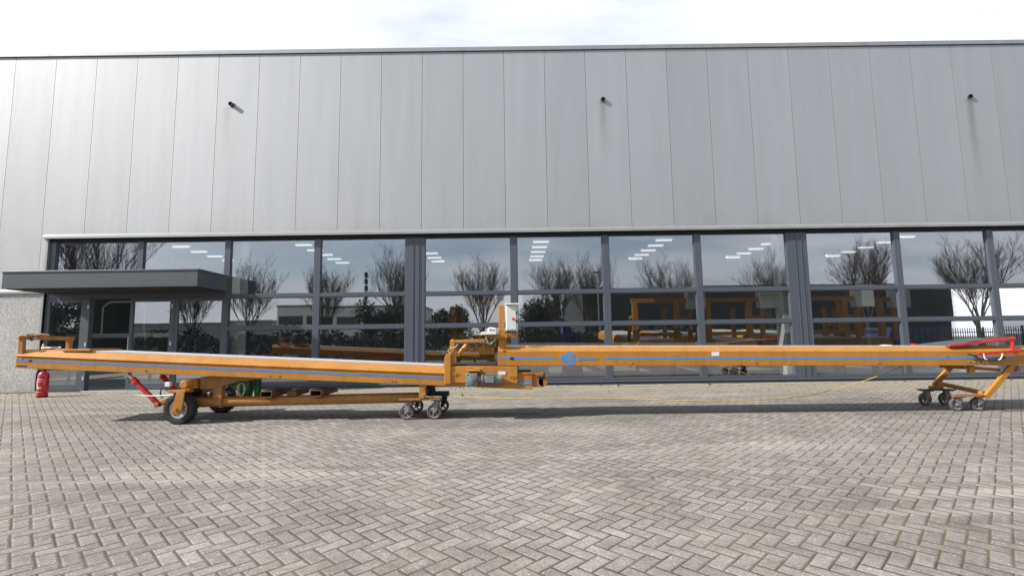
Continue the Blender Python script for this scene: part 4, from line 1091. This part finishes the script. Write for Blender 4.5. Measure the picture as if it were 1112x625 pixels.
# buildings across the street
def block(name, label, x0, x1, yt, Yv, depth, wall_m, wins):
    a, b = back(x0, yt, Yv), back(x1, yt, Yv); z0 = gz(-20) - .1; h = (a.z + b.z)/2; Y = a.y
    t = thing(name, label, 'building', ((a.x + b.x)/2, Y, z0))
    mb = MB(); mb.box(a.x, b.x, Y - depth, Y, z0, h); mb.build('wall', t, m=wall_m)
    mb = MB(); mb.box(a.x - .1, b.x + .1, Y - depth - .1, Y + .1, h + .001, h + .25); mb.build('roof_edge', t, m='bldgrey')
    for n, (w0, w1, f0, f1) in enumerate(wins):
        for k in range(w0):
            wx = a.x + (b.x - a.x)*(k + .5)/w0; ww = (b.x - a.x)/w0*w1/2
            wm = MB(); wm.box(wx - ww, wx + ww, Y + .003, Y + .05, z0 + (h - z0)*f0, z0 + (h - z0)*f1); wm.build('window', t, m='winblack')
    return t
block('factory_building', 'long low factory with near black walls mirrored in the right windows', 634, 1031, 313, 50, 20, 'blddark', [])
block('office_building', 'white two storey office mirrored in the window right of the canopy', 302, 452, 334, 74, 14, 'bldwhite', [(10, .6, .14, .40), (5, .85, .62, .80)])
block('warehouse', 'low grey warehouse mirrored in the door glass', 120, 296, 352, 80, 18, 'bldgrey', [(9, .5, .3, .55)])
# mast and lamp post
p = back(396, 297, 90); z0 = gz(-20) - .02
mb = MB(); mb.tube([(p.x, p.y, z0), (p.x, p.y, p.z)], .16, 8, .08)
for z in (0, -1.2, -2.4, -3.6): mb.lathe([(.1, -.45), (.34, -.45), (.34, .45), (.1, .45)], (p.x, p.y, p.z + z - .6), (0, 0, 1), 8)
tag(mb.build('antenna_mast', m='fence'), 'slim antenna mast mirrored in the glass left of the first wide post', 'antenna mast')
p = back(650, 297, 38); t = thing('street_lamp', 'slender street lamp mirrored in the glass right of the white cabinet', 'street lamp', (p.x, p.y, gz(-20) - .02))
mb = MB(); mb.tube([(p.x, p.y, gz(-20)), (p.x, p.y, p.z)], .07, 8, .045); mb.build('pole', t, m='zinc')
mb = MB(); mb.box(p.x - .35, p.x + .12, p.y - .1, p.y + .1, p.z, p.z + .09); mb.build('lamp_head', t, m='dark_steel', bevel=.02)

# ---------------------------------------------------------------- weeds along the foot of the facade
mb = MB(); rg = random.Random(5)
for k in range(230):
    x = rg.uniform(-12.5, 13); y = WALL - .16 - abs(rg.gauss(0, .05)) if rg.random() < .8 else WALL - rg.uniform(.2, 1.6)
    s_ = rg.uniform(.008, .03) if rg.random() < .9 else .06
    for j in range(7):
        a = rg.uniform(0, 2*PI); d = Vector((math.cos(a), math.sin(a), rg.uniform(.5, 1.6))).normalized(); q = Vector((-math.sin(a), math.cos(a), 0))
        p = Vector((x, y, gz(y))); mb.add([p - q*s_*.15, p + q*s_*.15, p + d*s_*1.4], [(0, 1, 2)])
struct(mb.build('weeds', m='grass'), 'stuff')
bpy.data.objects['weeds']['label'] = 'tiny weeds in the joints along the foot of the facade'

mb = MB(); rg = random.Random(9)
for k in range(150):
    x = rg.uniform(-12.5, 13); y = WALL - .27 - abs(rg.gauss(0, .12)) if rg.random() < .6 else rg.uniform(4, 11)
    sz = rg.uniform(.012, .03); a = rg.uniform(0, 6.3); c, s_ = math.cos(a)*sz, math.sin(a)*sz; z = gz(y) + .004
    mb.add([(x - c, y - s_, z), (x + s_*.5, y - c*.5, z + sz*.5), (x + c, y + s_, z + .002), (x - s_*.5, y + c*.5, z + sz*.3)], [(0, 1, 2), (0, 2, 3)])
lv = struct(mb.build('dry_leaves', m='brown_steel'), 'stuff'); lv['label'] = 'small dry leaves scattered over the paving near the facade'

# ---------------------------------------------------------------- light
SUN = Vector((-1.16, -.33, .83)).normalized()
EL = math.asin(SUN.z); AZM = math.atan2(SUN.x, SUN.y)
w = bpy.data.worlds.new('World'); S.world = w; w.use_nodes = True
q = NT(w); bg = q.N['Background']
sky = q.n('ShaderNodeTexSky', sky_type='NISHITA'); sky.sun_disc = False
sky.sun_elevation = EL; sky.sun_rotation = AZM % (2*PI); sky.air_density = 1.1; sky.dust_density = .6; sky.ozone_density = 1.0
tc = q.n('ShaderNodeTexCoord'); sp = q.n('ShaderNodeSeparateXYZ'); q.L.new(tc.outputs['Generated'], sp.inputs[0])
zz = q.m('ADD', q.m('MAXIMUM', sp.outputs[2], 0.0), .18)
cv = q.n('ShaderNodeCombineXYZ'); q.L.new(q.m('DIVIDE', sp.outputs[0], zz), cv.inputs[0]); q.L.new(q.m('DIVIDE', sp.outputs[1], zz), cv.inputs[1])
st = q.n('ShaderNodeMapping'); q.L.new(cv.outputs[0], st.inputs[0]); st.inputs['Scale'].default_value = (.7, 1.5, 1); st.inputs['Rotation'].default_value = (0, 0, R(25)); st.inputs['Location'].default_value = (3.1, 1.7, 0)
cover = q.m('ADD', q.noise(st.outputs[0], 1.0, 7, .58), q.m('ADD', q.m('MULTIPLY', sp.outputs[1], .24), q.mapr(sp.outputs[2], .05, .40, .34, 0)))
cl = q.mapr(cover, .40, .66, .30, .97)
thick = q.mapr(q.noise(st.outputs[0], .55, 4, .5), .3, .7, 7.4, 8.4)
cc = q.n('ShaderNodeVectorMath', operation='SCALE'); cc.inputs[0].default_value = (.95, .98, 1.03); q.L.new(thick, cc.inputs['Scale'])
q.L.new(q.mix(cl, sky.outputs[0], cc.outputs[0]), bg.inputs['Color'])
bg.inputs['Strength'].default_value = .10
l = bpy.data.lights.new('sun', 'SUN'); l.energy = 4.6; l.angle = R(.53); l.color = (1, .95, .88)
so = bpy.data.objects.new('sun', l); COL.objects.link(so); so.rotation_euler = SUN.to_track_quat('Z', 'Y').to_euler()

# ---------------------------------------------------------------- camera
cam = bpy.data.cameras.new('camera'); co = bpy.data.objects.new('camera', cam); COL.objects.link(co)
cam.sensor_width = 36; cam.sensor_fit = 'HORIZONTAL'; cam.lens = F/1112*36; cam.clip_end = 3000; cam.clip_start = .05
fw = ray(556, 312.5).normalized(); rt = (ray(557, 312.5) - ray(556, 312.5)).normalized(); up = rt.cross(fw).normalized()
co.matrix_world = Matrix(((rt.x, up.x, -fw.x, 0), (rt.y, up.y, -fw.y, 0), (rt.z, up.z, -fw.z, CAMZ), (0, 0, 0, 1)))
S.camera = co
S.view_settings.view_transform = 'Standard'; S.view_settings.look = 'None'; S.view_settings.gamma = 1
S.view_settings.exposure = .7
S.cycles.caustics_reflective = False; S.cycles.caustics_refractive = False
S.cycles.transparent_max_bounces = 16; S.cycles.max_bounces = 8
S.cycles.use_denoising = True
